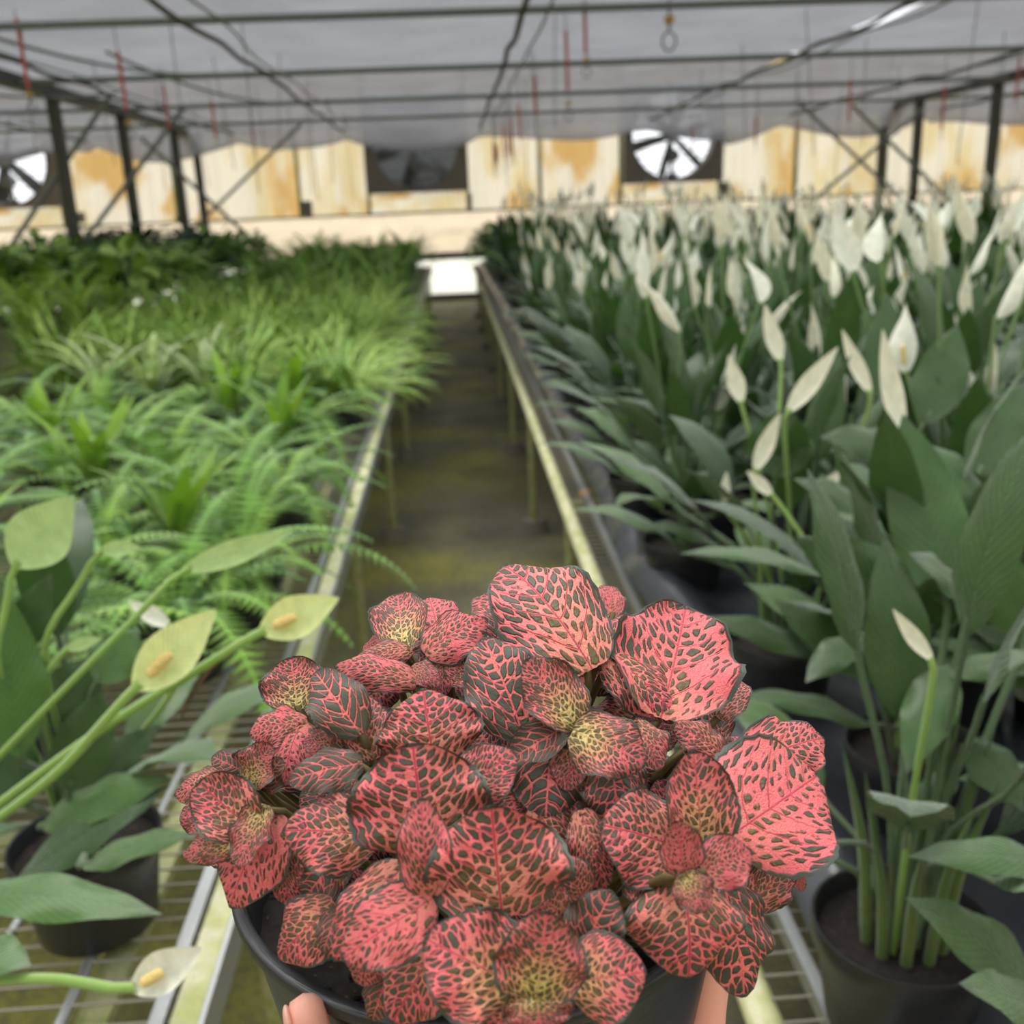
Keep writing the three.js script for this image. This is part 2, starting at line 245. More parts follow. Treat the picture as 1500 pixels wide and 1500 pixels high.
// roof pipes across, cables along
{
  [-7.0, -9.65, -12.2, -14.6, -16.1].forEach((z, i) => { mark(part('roof_pipe', rod(V(XL, 2.62, z), V(XR, 2.62, z), 0.024, 8), MAT.pipe, scene), `${['fifth', 'fourth', 'third', 'second', 'first'][i]} crosswise grey roof pipe counted from the end wall with the fans`, 'pipe', 'crosswise roof pipes'); });
  const OVER = ['over the outer bush bench', 'along the columns among the ferns', 'over the middle of the fern bench', 'over the aisle and bench edge pipe', 'over the second lily bench', 'over the third lily bench', 'close to the lily side wall'];
  CABLES.forEach((x, k) => {
    const pts = []; for (let z = -5.4; z >= -16.1; z -= 0.55) pts.push(V(x + 0.03 * (hash(k, z * 10, 1) - 0.5), 2.56 + 0.05 * (hash(k, z * 10, 2) - 0.5), z));
    mark(part('irrigation_hose', tube(pts, k === 3 ? 0.02 : 0.017, 60, 6), MAT.cable, scene), `dark wavy roof hose running lengthwise ${OVER[k]}`, 'hose', 'hoses along the roof');
    const p2 = []; for (let z = -5.4; z >= -16.1; z -= 0.9) p2.push(V(x + 0.12 + 0.05 * hash(k, z * 7, 3), 2.60 - 0.06 * hash(k, z * 7, 4), z));
    mark(part('roof_cable', tube(p2, 0.009, 40, 5), MAT.pipe, scene), `thin grey cable slung beside the hose ${OVER[k]}`, 'cable', 'cables along the roof');
  });
  for (const [x0, z0, x1, z1] of [[-2.9, -6.6, -1.6, -9.4], [-2.4, -8.0, -1.5, -12.0], [-4.4, -8, -3.1, -10.5]]) { const pts = []; for (let k = 0; k <= 8; k++) { const t = k / 8; pts.push(V(mix(x0, x1, t), 2.60 - 0.12 * 4 * t * (1 - t), mix(z0, z1, t))); } mark(part('slack_cable', tube(pts, 0.012, 20, 5), MAT.pipe, scene), 'slack grey cable sagging diagonally under the shade cloth', 'cable', 'slack cables under the cloth'); }
}

// hanging dripper lines: wire, red tube, hook with weight
{
  srand(5);
  const hookGeo = (() => { const pts = []; for (let k = 0; k <= 10; k++) { const a = Math.PI * 0.5 + (k / 10) * Math.PI * 1.9; pts.push(V(Math.cos(a) * 0.026, -0.03 + Math.sin(a) * 0.034, 0)); } return mergeGeometries([tube(pts, 0.004, 14, 5), rod(V(0, 0, 0), V(0, 0.07, 0), 0.005, 5)]); })();
  const clipGeo = new THREE.BoxGeometry(0.034, 0.024, 0.02, 1, 1, 1).translate(0, 0.045, 0);
  const line = (x, z, top, tubeTop, tubeBot, bottom, clip) => {
    const g = group('dripper_line', clip ? 'thin hanging line with a red tube and a hook with yellow clip' : 'thin hanging line with a faded red tube under the cloth', 'hanging line', V(x, top, z), clip ? 'hanging lines ending in a hook' : 'hanging lines with red tubes');
    part('wire', rod(V(0, 0, 0), V(0.01, bottom - top, 0), 0.0035, 5), MAT.hangWire, g);
    part('tube', rod(V(0.003, tubeTop - top, 0), V(0.007, tubeBot - top, 0), 0.012, 7), MAT.red, g);
    if (clip) { const h = part('hook', hookGeo, MAT.steel, g); h.position.set(0.01, bottom - top - 0.02, 0); const c = part('clip', clipGeo, MAT.yellow, g); c.position.copy(h.position); }
    return g;
  };
  for (const [x, z, a, b, c, clip] of [[-2.62, -7.0, 2.66, 2.26, 2.2, 1], [-2.12, -7.3, 2.5, 2.14, 2.04, 1], [-2.44, -9.6, 2.55, 2.2, 2.1, 0], [-2.15, -10.1, 2.46, 2.14, 2.05, 0], [-2.2, -12.3, 2.4, 2.1, 2.0, 0], [0.92, -7.05, 2.66, 2.36, 2.3, 1], [0.86, -7.6, 2.58, 2.2, 2.08, 1], [0.8, -9.6, 2.52, 2.2, 1.3, 0], [0.72, -10.6, 2.38, 2.05, 1.9, 0],
    [3.96, -10.4, 2.48, 2.1, 2.0, 0], [3.5, -12.0, 2.28, 2.0, 1.9, 0], [5.0, -10.6, 2.4, 2.0, 1.9, 0], [5.42, -10.0, 2.6, 2.2, 2.1, 0], [3.1, -13.4, 2.3, 2.0, 1.9, 0], [4.3, -13.0, 2.3, 2.0, 1.9, 0]]) line(x, z, 2.72, a, b, c, clip);
  for (let k = 0; k < 9; k++) line(0.62 + 0.1 * R(), -11.5 - k * 0.5, 2.72, rr(2.2, 2.35), rr(1.9, 2.05), rr(1.75, 1.9), 0);
  const short = group('hook_line', 'short hanging hook with a yellow clip above the lily bench', 'hanging line', V(1.46, 2.66, -7)); part('wire', rod(V(0, 0, 0), V(0, -0.12, 0), 0.008, 5), MAT.hangWire, short); const hh = part('hook', hookGeo, MAT.steel, short); hh.position.set(0, -0.2, 0); hh.scale.setScalar(1.7); const cc = part('clip', clipGeo, MAT.yellow, short); cc.position.set(0, -0.2, 0); cc.scale.setScalar(1.7);
  // bare wires
  for (let k = 0; k < 34; k++) { const row = [-1.9, -1.45, 0.75, 2.6, 3.7, 4.8, -2.9][k % 7], z = -7.4 - Math.floor(k / 7) * 1.7 - 0.6 * R(); mark(part('hanging_wire', rod(V(row + 0.1 * R(), 2.73, z), V(row + 0.12 * R(), rr(1.5, 2.1), z), 0.004, 5), MAT.hangWire, scene), 'bare thin wire hanging from the roof pipes', 'wire', 'bare wires hanging from the roof'); }
}
// ---------------------------------------------------------------- benches
const BY = 0.63; // bench top
const wireGeoCache = {};
function bench(x0, x1, aisle, label, near) {
  const z0 = 0.6, z1 = -14.8, g = group('plant_bench', label, 'bench', V(0, 0, 0)), inner = aisle > 0 ? x0 : x1, s = aisle > 0 ? 1 : -1; // aisle +1: the aisle lies towards -x
  const L = z0 - z1, zc = (z0 + z1) / 2, w = x1 - x0;
  const bar = (name, mat, x, y, ww, hh) => { const b = new THREE.BoxGeometry(ww, hh, L); const uv = b.attributes.uv, p = b.attributes.position; for (let i = 0; i < p.count; i++) uv.setXY(i, (p.getX(i) + p.getY(i)) / 0.2, p.getZ(i) / 0.9); const m = part(name, b, mat, g); m.position.set(x, y, zc); return m; };
  const round = (name, mat, x, y, r) => { const c = new THREE.CylinderGeometry(r, r, L, 12, 1).rotateX(Math.PI / 2); const uv = c.attributes.uv, p = c.attributes.position; for (let i = 0; i < p.count; i++) uv.setXY(i, Math.atan2(p.getY(i), p.getX(i)) / 3, p.getZ(i) / 0.9); const m = part(name, c, mat, g); m.position.set(x, y, zc); return m; };
  if (aisle > 0) { round('edge_pipe', MAT.algae, inner + 0.008, BY - 0.012, 0.019); bar('edge_angle', MAT.zinc, inner + 0.072, BY - 0.002, 0.014, 0.024); }
  else { bar('edge_board', MAT.algae, inner - 0.016, BY - 0.014, 0.03, 0.05); bar('edge_angle', MAT.zinc, inner - 0.045, BY + 0.004, 0.016, 0.02); bar('edge_lip', MAT.zinc, inner + 0.003, BY - 0.012, 0.006, 0.05); }
  bar('edge_angle', MAT.zinc, aisle > 0 ? x1 - 0.02 : x0 + 0.02, BY - 0.01, 0.03, 0.04);
  // lengthwise supports under the mesh
  for (let k = 1, x = inner + s * 0.13; Math.abs(x - inner) < w - 0.1; k++, x += s * (k % 2 ? 0.19 : 0.16)) { if (k % 2) bar('support_slat', MAT.algaeDark, x, BY - 0.022, 0.036, 0.014); else round('support_rod', MAT.zinc, x - s * 0.02, BY - 0.004, 0.0065); }
  if (near) round('support_rod', MAT.zinc, inner + s * 0.155, BY - 0.002, 0.0065);
  // cross wires, singly where they can be told apart
  const key = w.toFixed(3); wireGeoCache[key] ??= new THREE.CylinderGeometry(0.002, 0.002, w - 0.03, 5, 1).rotateZ(Math.PI / 2);
  const zi = near ? -3.4 : 0.4, pitch = 0.033, rest = [];
  for (let z = z0 - 0.1; z > z1; z -= pitch) {
    if (z > -0.45 && near) continue;
    if (near && z > zi) { const m = part('wire', wireGeoCache[key], MAT.wire, g); m.position.set((x0 + x1) / 2, BY + 0.002, z); }
    else if (z < 0) rest.push(new THREE.BoxGeometry(w - 0.03, 0.004, 0.004).translate((x0 + x1) / 2, BY + 0.002, z));
    if (!near && z < -9) break;
  }
  if (rest.length) { const m = part('wire_mesh', mergeGeometries(rest), MAT.wire, g); m.userData.kind = 'stuff'; }
  // legs on concrete feet
  const legG = new THREE.CylinderGeometry(0.017, 0.017, BY - 0.1, 10).translate(0, (BY - 0.1) / 2 + 0.06, 0), footG = new THREE.CylinderGeometry(0.055, 0.07, 0.06, 12).translate(0, 0.03, 0);
  for (let z = -1.3; z > z1; z -= 1.55) for (const [x, o] of [[inner + s * 0.03, 0], [aisle > 0 ? x1 - 0.1 : x0 + 0.1, 1]]) { if (o && !near) continue; const m = part('leg', legG, MAT.algaeDark, g); m.position.set(x, 0, z); const f = part('foot', footG, MAT.concreteBlock, m); f.position.set(0, 0, 0); }
  for (let z = -1.3; z > z1; z -= 1.55) { const m = part('cross_bar', box(w - 0.04, 0.035, 0.03), MAT.algaeDark, g); m.position.set((x0 + x1) / 2, BY - 0.05, z); }
  return g;
}
bench(-2.08, -0.31, -1, 'wire mesh bench carrying the bright green ferns beside the aisle', true);
bench(0.275, 2.15, 1, 'wire mesh bench with pale round edge pipe under the peace lilies', true);
bench(-4.4, -2.4, 1, 'second wire mesh bench beyond the ferns with dark pots', false);
bench(-6.6, -4.75, 1, 'outer bench of leafy bushes by the translucent side wall', false);
bench(2.6, 4.5, 1, 'second lily bench behind the one with the edge pipe', false);
bench(4.95, 6.4, 1, 'third lily bench in front of the steel columns', false);
{ // black plastic liner bunched on the lily bench
  const nx = 60, nz = 420, pos = [], uv = [], idx = [];
  for (let j = 0; j <= nz; j++) for (let i = 0; i <= nx; i++) {
    const z = mix(-0.35, -14.6, j / nz), t = i / nx, x = 0.355 + t * 1.74 + 0.03 * (vnoise(z * 3, 1, 5) - 0.5) * (1 - t);
    const edge = Math.exp(-(((t - 0.03) / 0.035) ** 2)), y = BY + 0.012 + 0.03 * fbm(x * 9, z * 9, 4, 3) + edge * (0.03 + 0.03 * vnoise(z * 7, 2, 8)) + 0.02 * Math.abs(vnoise(x * 22 + z * 6, z * 14, 31) - 0.5) - (i === 0 ? 0.02 : 0);
    pos.push(x, y, z); uv.push(x, z);
  }
  for (let j = 0; j < nz; j++) for (let i = 0; i < nx; i++) { const a = j * (nx + 1) + i; idx.push(a, a + 1, a + nx + 1, a + 1, a + nx + 2, a + nx + 1); }
  const g = new THREE.BufferGeometry(); g.setAttribute('position', new THREE.Float32BufferAttribute(pos, 3)); g.setAttribute('uv', new THREE.Float32BufferAttribute(uv, 2)); g.setIndex(idx); g.computeVertexNormals();
  mark(part('plastic_liner', g, MAT.film, scene), 'crumpled black plastic film lining the peace lily bench', 'liner');
}
// ---------------------------------------------------------------- plants: shared pieces
function potGeo(r, h) { const p = [[0.001, 0.004], [r * 0.76, 0.004], [r * 0.78, 0], [r * 0.93, h * 0.8], [r * 0.99, h * 0.8], [r, h], [r * 0.955, h], [r * 0.93, h * 0.84], [r * 0.9, h * 0.8]].map(([x, y]) => new THREE.Vector2(x, y)); return new THREE.LatheGeometry(p, 36); }
const soilGeo = (r, y) => { const g = new THREE.CircleGeometry(r, 24).rotateX(-Math.PI / 2).translate(0, y, 0); return g; };
const POT = { r: 0.088, h: 0.115, geo: potGeo(0.088, 0.115), soil: soilGeo(0.081, 0.094) };
const LILY_GREEN = [[0.036, 0.098, 0.012], [0.024, 0.070, 0.008], [0.058, 0.140, 0.018]], PETIOLE = [0.10, 0.20, 0.045];
const lilyHalf = (w) => (v) => 0.5 * w * Math.max(0.004, Math.pow(Math.sin(Math.PI * Math.pow(v, 0.78)), 0.85) * (v > 0.82 ? mix(1, 0.72, (v - 0.82) / 0.18) : 1));
// a leaf from the crown outwards along +x: petiole then arching blade
function lilyLeaf(pet, lean, len, w, droop, green, wav) {
  const b = V(Math.sin(lean) * pet, Math.cos(lean) * pet, 0), mid = V(Math.sin(lean * 0.5) * pet * 0.55, Math.cos(lean * 0.5) * pet * 0.55, 0);
  const st = tint(tube([V(0, 0, 0), mid, b, b.clone().add(V(Math.sin(lean) * 0.02, Math.cos(lean) * 0.02, 0))], 0.0032, 7, 5), PETIOLE, [0.07, 0.16, 0.04]);
  const bl = sheet({ path: (v, p) => { let a = lean, x = b.x, y = b.y; const n = 10; for (let k = 0; k < n * v; k++) { a = lean + droop * (k / n); const s = (len / n) * Math.min(1, n * v - k); x += Math.sin(a) * s; y += Math.cos(a) * s; } p.set(x, y, 0); }, facing: (v, n) => { const a = lean + droop * v; n.set(-Math.cos(a), Math.sin(a), 0); }, half: lilyHalf(w), nu: 4, nv: 9, fold: 0.22, bow: 0.28, ripple: wav, freq: 2.2, phase: wav * 40, color: green });
  return mergeGeometries([st, bl]);
}
srand(21);
const LILY_LEAVES = []; for (let k = 0; k < 12; k++) { const inner = k % 3; LILY_LEAVES.push(lilyLeaf(rr(0.13, 0.25) + (inner === 0 ? 0.06 : 0), inner === 0 ? rr(0.06, 0.22) : inner === 1 ? rr(0.3, 0.55) : rr(0.6, 0.95), rr(0.16, 0.22), rr(0.06, 0.082), inner === 0 ? rr(0.3, 0.8) : rr(0.8, 1.5), LILY_GREEN[k % 3], rr(0.05, 0.14))); }
const CREAM = [0.88, 0.85, 0.70], CREAM2 = [0.90, 0.90, 0.80], LIME = [0.84, 0.92, 0.44], PALE = [0.50, 0.68, 0.30];
function spatheGeo(len, w, rolled, lean, color, tipBack = 0.25) { // upright spathe along +y from the origin
  return sheet({ path: (v, p) => p.set(Math.sin(lean * v) * len * v + tipBack * len * v * v * v * 0.5, Math.cos(lean * v) * len * v, 0), facing: (v, n) => n.set(0.9 - 0.4 * v, -0.3, 0.25), half: (v) => 0.5 * w * Math.max(0.01, Math.pow(Math.sin(Math.PI * Math.pow(Math.min(1, v * 0.97 + 0.02), 0.66)), 1.35)), nu: 6, nv: 9, bow: -rolled, ripple: 0.08, freq: 1.2, phase: lean * 9, color });
}
const spadixGeo = new THREE.CapsuleGeometry(0.004, 0.022, 3, 8).translate(0, 0.026, 0);
const SPATHES = []; for (let k = 0; k < 6; k++) SPATHES.push(spatheGeo(rr(0.10, 0.15), rr(0.026, 0.042), rr(0.6, 1.2), rr(-0.25, 0.35), k % 3 ? CREAM : CREAM2));
for (let k = 0; k < 2; k++) SPATHES.push(spatheGeo(rr(0.10, 0.12), rr(0.058, 0.07), rr(0.35, 0.6), rr(-0.3, 0.3), CREAM2, 0.1));
const STALKS = []; for (let k = 0; k < 5; k++) { const h = 0.30 + 0.075 * k, l = rr(-0.05, 0.09); STALKS.push({ h, x: l, geo: tint(tube([V(0, 0, 0), V(l * 0.2, h * 0.5, 0), V(l, h, 0)], 0.0028, 6, 5), [0.12, 0.26, 0.06], [0.2, 0.34, 0.1]) }); }
function addFlower(plant, k, az, tilt, far) {
  const st = STALKS[k % 5], m = part('flower_stalk', st.geo, far ? MAT.farLeaf : MAT.leaf, plant); m.rotation.set(0, az, tilt); m.position.set(0, POT.h - 0.02, 0);
  const s = part('spathe', SPATHES[(k * 7 + 3) % 8], far ? MAT.farLeaf : MAT.spathe, m); s.position.set(st.x, st.h - 0.004, 0); s.rotation.set(0.12 * ((k % 7) - 3), k * 2.1, -0.25 + 0.12 * (k % 5));
  if (!far && k % 3 === 0) { const d = part('spadix', spadixGeo, MAT.spadix, m); d.position.set(st.x + 0.002, st.h, 0); }
}
const farLily = [0, 1, 2].map((s) => { srand(300 + s); const gs = []; for (let k = 0; k < 17; k++) { const g = LILY_LEAVES[(k * 5 + s) % 12].clone(); const sc = rr(0.9, 1.2); g.applyMatrix4(M4().makeRotationY(k * 2.4 + R()).multiply(M4().makeScale(sc, sc, sc))); g.translate(0, POT.h - 0.02, 0); gs.push(g); } return mergeGeometries(gs); });
function peaceLily(x, z, mode, seed, nfl, label, grp, bare = 0) {
  srand(seed);
  const g = group('peace_lily', label, 'peace lily', V(x, BY + (x > 0.3 && x < 2.1 ? 0.02 : 0.004), z), grp);
  part('pot', POT.geo, MAT.potBlack, g); if (mode < 2) part('soil', POT.soil, MAT.soil, g);
  g.rotation.y = rr(0, 6.28); if (mode === 2) g.scale.y = rr(1.08, 1.2);
  if (mode < 2) { const n = bare || 22; for (let k = 0; k < n; k++) { const m = part('leaf', LILY_LEAVES[(k * 5 + (seed % 12)) % 12], MAT.lily, g); m.position.set(0.015 * Math.cos(k * 2.4), POT.h - 0.022, 0.015 * Math.sin(k * 2.4)); m.rotation.y = k * 2.4 + 0.5 * R(); m.scale.setScalar(rr(0.88, 1.2)); } }
  else { const m = part('foliage', farLily[seed % 3], MAT.farLily, g); m.scale.setScalar(rr(0.95, 1.12)); }
  for (let k = 0; k < nfl; k++) addFlower(g, Math.floor(R() * 50), R() * 6.28, rr(-0.3, 0.3), mode > 1);
  return g;
}

// ---------------------------------------------------------------- the lilies nearest the viewer, leaf by leaf (millimetres)
const RIGHT_LEAVES=[
[519,1009,-992,508,1201,-1115,-0.38,0.48,0.79,86,0.1,0,0],
[452,1043,-922,323,1123,-932,0.1,0.28,0.96,71,0.25,0,1],
[520,1071,-1095,431,1151,-1103,0.52,0.63,0.57,67,0.3,1,0],
[546,1157,-1141,598,1084,-1064,-0.04,0.71,0.7,53,0.4,1,0],
[441,991,-1147,233,1070,-1045,0.42,0.9,0.16,42,0.35,1,0],
[461,1044,-1424,484,1145,-1454,-0.29,0.33,0.9,106,-0.3,2,1],
[450,1014,-850,380,948,-771,-0.26,0.84,0.47,53,0.35,0,0],
[467,839,-1047,286,917,-996,0.44,0.87,0.21,47,0.3,1,0],
[444,1008,-838,515,1045,-794,-0.52,0.84,0.13,35,0.3,0,0],
[465,926,-655,313,973,-624,0.33,0.92,0.2,44,0.3,3,0],
[446,825,-625,314,937,-624,0.58,0.68,0.45,66,0.25,3,0],
[419,857,-573,324,919,-555,0.56,0.8,0.21,51,0.2,3,0],
[550,1017,-889,516,1109,-918,-0.21,0.23,0.95,65,0.2,0,0],
[645,1037,-1099,604,1124,-1128,-0.32,0.16,0.93,57,0.1,1,1],
[469,910,-1016,361,985,-1097,-0.1,0.66,0.75,59,0.2,1,1],
[479,832,-1254,300,909,-1234,0.39,0.8,0.46,56,0.3,2,1],
[668,1125,-1544,708,1288,-1645,-0.34,0.55,0.76,64,0.1,2,1],
[669,1124,-1387,745,1252,-1475,-0.26,0.65,0.71,78,0.1,2,1],
[639,1083,-1376,495,1123,-1342,0.34,0.72,0.6,72,0.3,2,1],
[494,1055,-903,418,1117,-883,0.63,0.63,0.46,53,0.35,0,1],
[422,984,-989,343,960,-933,-0.07,0.95,0.31,44,0.3,1,1],
[462,952,-820,483,912,-755,-0.12,0.83,0.54,50,0.3,0,1],
[533,1042,-1211,422,1097,-1233,0.27,0.78,0.57,53,0.3,2,1],
[659,1088,-1219,756,1194,-1300,-0.25,0.72,0.65,72,0.1,1,1],
[394,917,-1493,259,983,-1415,0.49,0.86,0.12,53,0.4,2,0],
[462,904,-837,400,880,-801,-0.16,0.92,0.35,33,0.3,0,1],
[520,1081,-1276,560,1041,-1210,-0.08,0.84,0.54,54,0.3,1,1]];
const RIGHT_FLOWERS=[
[545,1153,-1192,528,1283,-1233,-0.04,0.39,0.92,29,1],
[451,1156,-1355,528,1242,-1377,-0.04,0.39,0.92,29,2],
[543,1175,-1670,521,1271,-1701,-0.04,0.39,0.92,31,2],
[445,1131,-1557,429,1207,-1581,-0.04,0.39,0.92,30,2],
[416,1066,-1381,459,1148,-1404,-0.04,0.39,0.92,26,2],
[611,1157,-1452,573,1252,-1483,-0.04,0.39,0.92,25,2],
[391,1062,-763,359,1106,-778,-0.04,0.39,0.92,15,0],
[426,1048,-1322,392,1082,-1335,-0.04,0.39,0.92,19,1],
[475,1059,-1271,504,1092,-1280,-0.04,0.39,0.92,18,1],
[383,1008,-1417,390,1056,-1432,-0.04,0.39,0.92,16,2]];
const LEFT_LEAVES=[
[-434,967,-867,-447,1129,-917,0.41,0.3,0.86,65,0.1,0,0],
[-440,876,-892,-305,917,-898,-0.25,0.89,0.37,61,0.3,0,0],
[-447,851,-832,-309,910,-896,-0.19,0.89,0.41,53,0.25,0,1],
[-430,929,-719,-259,920,-687,0,0.97,0.26,47,0.25,1,0],
[-361,897,-790,-243,945,-757,-0.41,0.89,0.19,36,0.25,0,0],
[-412,914,-671,-347,913,-647,-0.06,0.98,0.19,42,0.2,1,0],
[-411,908,-900,-371,1004,-928,0.14,0.22,0.97,61,0.1,0,1],
[-456,950,-967,-381,1015,-984,-0.12,0.37,0.92,64,0.2,0,1],
[-452,896,-898,-495,976,-925,0.45,0.49,0.75,61,0.1,0,1],
[-425,867,-940,-331,945,-960,-0.29,0.54,0.79,50,0.2,0,1],
[-449,1048,-924,-408,1123,-945,0.19,0.17,0.97,40,0.1,0,1],
[-378,1011,-930,-338,1053,-962,-0.01,0.61,0.79,55,0.2,0,0]];
const LEFT_FLOWERS=[
[-286,1074,-778,-214,1135,-793,0.04,0.19,0.98,42,-358,1003,-780,1,1,0],
[-187,1100,-823,-116,1126,-827,-0.05,0.3,0.95,37,-325,1029,-797,1,1,0],
[-258,1147,-862,-154,1183,-847,-0.2,0.19,0.96,24,-365,1053,-837,1,0,1],
[-348,1152,-920,-310,1154,-918,-0.04,0.29,0.96,17,-402,1077,-899,0,0,1],
[-417,1150,-891,-358,1210,-906,0.19,0.07,0.98,58,-441,1069,-877,0,0,1],
[-390,1060,-904,-354,1069,-905,-0.05,0.3,0.95,13,-419,1026,-905,0,0,1],
[-300,1061,-942,-341,1087,-952,0.11,0.49,0.86,18,-301,1005,-946,0,0,2],
[-266,907,-621,-212,935,-627,-0.14,0.46,0.87,30,-326,910,-635,1,1,2]];
const mm = (r, i) => V(r[i] / 1000, r[i + 1] / 1000, r[i + 2] / 1000);
function heroLeaf(plant, crown, r, toneSet) {
  const o = plant.position, b = mm(r, 0).sub(o), t = mm(r, 3).sub(o), n = V(r[6], r[7], r[8]), w = r[9] / 1000, bow = r[10], a = t.clone().sub(b), L = a.length();
  const blade = sheet({ path: (v, p) => p.copy(b).addScaledVector(a, v).addScaledVector(n, L * 0.32 * Math.max(bow, -0.1) * (4 * v * (1 - v)) * 0.6), facing: (v, q) => q.copy(n), half: lilyHalf(w), nu: 8, nv: 16, bow: bow * 0.7, fold: 0.12, ripple: 0.12, freq: 2.3, phase: w * 300, color: toneSet[r[12] % toneSet.length] });
  const c = crown, d = b.clone().sub(c), pet = tint(tube([c, c.clone().addScaledVector(d, 0.4).add(V(0, 0.05 * d.length(), 0)), c.clone().addScaledVector(d, 0.8).add(V(0, 0.03 * d.length(), 0)), b, b.clone().addScaledVector(a, 0.12)], 0.004, 12, 6), PETIOLE, [0.08, 0.18, 0.04]);
  return part('leaf', mergeGeometries([blade, pet]), MAT.lily, plant);
}
function heroFlower(plant, crown, b, t, n, w, mid, open, color, spadix) {
  const o = plant.position; b = b.clone().sub(o); t = t.clone().sub(o); if (mid) mid = mid.clone().sub(o);
  const d = b.clone().sub(crown), a = t.clone().sub(b), L = a.length();
  const pts = mid ? [crown, crown.clone().lerp(mid, 0.5).add(V(0, 0.01, 0)), mid, mid.clone().lerp(b, 0.55), b, b.clone().addScaledVector(a, 0.08)] : [crown, crown.clone().addScaledVector(d, 0.5).add(V(0, 0.03, 0)), b, b.clone().addScaledVector(a, 0.08)];
  const st = part('flower_stalk', tint(tube(pts, open ? 0.0042 : 0.0032, 26, 7), [0.24, 0.42, 0.06], [0.36, 0.56, 0.14]), MAT.leaf, plant);
  part('spathe', sheet({ path: (v, p) => p.copy(b).addScaledVector(a, v).addScaledVector(n, -0.1 * L * Math.sin(Math.PI * v)), facing: (v, q) => q.copy(n), half: (v) => 0.5 * w * (open ? 1.15 : 1.1) * Math.max(0.012, Math.pow(Math.sin(Math.PI * Math.pow(Math.min(1, v * 0.97 + 0.015), 0.82)), 0.9)), nu: 10, nv: 18, bow: open ? -0.5 : -0.55, ripple: 0.06, freq: 1.3, phase: w * 99, color }), MAT.spathe, st);
  if (spadix) { const gs = [], q = new THREE.Quaternion().setFromUnitVectors(V(0, 1, 0), a.clone().normalize()), len = L * 0.26; for (let k = 0; k < 80; k++) { const h = (k + 0.5) / 80, an = k * 2.4, rd = w * 0.085 * Math.sqrt(1 - (2 * h - 1) ** 4 * 0.8), g = new THREE.IcosahedronGeometry(0.0016 + 0.0007 * hash(k, 3), 0); g.translate(Math.cos(an) * rd, len * h, Math.sin(an) * rd); gs.push(g); } gs.push(new THREE.SphereGeometry(1, 8, 6).scale(w * 0.08, len * 0.5, w * 0.08).translate(0, len / 2, 0).toNonIndexed()); const g = mergeGeometries(gs); g.applyQuaternion(q); g.translate(b.x + a.x * 0.2 + n.x * 0.004, b.y + a.y * 0.2 + n.y * 0.004, b.z + a.z * 0.2 + n.z * 0.004); part('spadix', g, MAT.spadix, st); }
}
{
  const crownY = POT.h - 0.02;
  const rp = [[0.405, -0.80, 'peace lily beside the held pot with thick green stems rising from a black pot'], [0.56, -1.12, 'peace lily at the bench edge with one tall slim cream spathe pointing up'], [0.50, -1.47, 'peace lily with several slender cream spathes and dark cupped leaves'], [0.60, -0.56, 'peace lily whose broad pale leaves reach over the bench corner']].map(([x, z, l], i) => { const g = peaceLily(x, z, 0, 900 + i, i === 2 ? 1 : 0, l, undefined, i === 0 ? 11 : i === 3 ? 1 : 13); return g; });
  rp.forEach((g) => { g.children.forEach((c) => { c.rotation.y += g.rotation.y; }); g.rotation.y = 0; });
  srand(44);
  const crown = () => V(rr(-0.03, 0.03), crownY, rr(-0.03, 0.03));
  RIGHT_LEAVES.forEach((r) => heroLeaf(rp[r[11]], crown(), r, [[0.056, 0.135, 0.024], LILY_GREEN[0]]));
  RIGHT_FLOWERS.forEach((r) => heroFlower(rp[r[10]], crown(), mm(r, 0), mm(r, 3), V(r[6], r[7], r[8]), r[9] / 1000, null, 0, CREAM, false));
  const tapered = (g, pts) => { const cv = new THREE.CatmullRomCurve3(pts), q = g.attributes.position, uv = g.attributes.uv, c = V(0, 0, 0); for (let i = 0; i < q.count; i++) { const t = uv.getX(i); cv.getPointAt(clamp(t), c); const k = 1 - t ** 3 * 0.97; q.setXYZ(i, c.x + (q.getX(i) - c.x) * k, c.y + (q.getY(i) - c.y) * k, c.z + (q.getZ(i) - c.z) * k); } return g; };
  for (let k = 0; k < 10; k++) { const a = k * 0.63, b0 = V(0.035 * Math.cos(a), crownY - 0.01, 0.035 * Math.sin(a)), h = rr(0.14, 0.24), sp = [b0, V(b0.x * 1.3, crownY + h * 0.5, b0.z * 1.3), V(b0.x * 2.0, crownY + h, b0.z * 2.0)]; part('stem', tint(tapered(new THREE.TubeGeometry(new THREE.CatmullRomCurve3(sp), 10, 0.0058, 7), sp), [0.17, 0.26, 0.05], [0.08, 0.17, 0.04]), MAT.leaf, rp[0]); }
  // fern side
  const lp = [[-0.475, -1.06, 'dark leaved peace lily in a black pot on the bare mesh of the fern bench'], [-0.70, -0.80, 'peace lily with lime green open spathes arching out over the wire mesh']].map(([x, z, l], i) => { const g = peaceLily(x, z, 0, 950 + i, 0, l, undefined, i === 0 ? 7 : 5); g.children.forEach((c) => { c.rotation.y += g.rotation.y; }); g.rotation.y = 0; return g; });
  LEFT_LEAVES.forEach((r) => heroLeaf(lp[r[11]], crown(), r, [[0.07, 0.17, 0.022], [0.036, 0.10, 0.014]]));
  LEFT_FLOWERS.forEach((r) => heroFlower(lp[r[13]], crown(), mm(r, 0), mm(r, 3), V(r[6], r[7], r[8]), r[9] / 1000, mm(r, 10), r[14], [LIME, PALE, CREAM2][r[15]], r[14] === 1));
}

const ORD = ['first', 'second', 'third', 'fourth', 'fifth', 'sixth', 'seventh', 'eighth', 'ninth', 'tenth', 'eleventh', 'twelfth'];
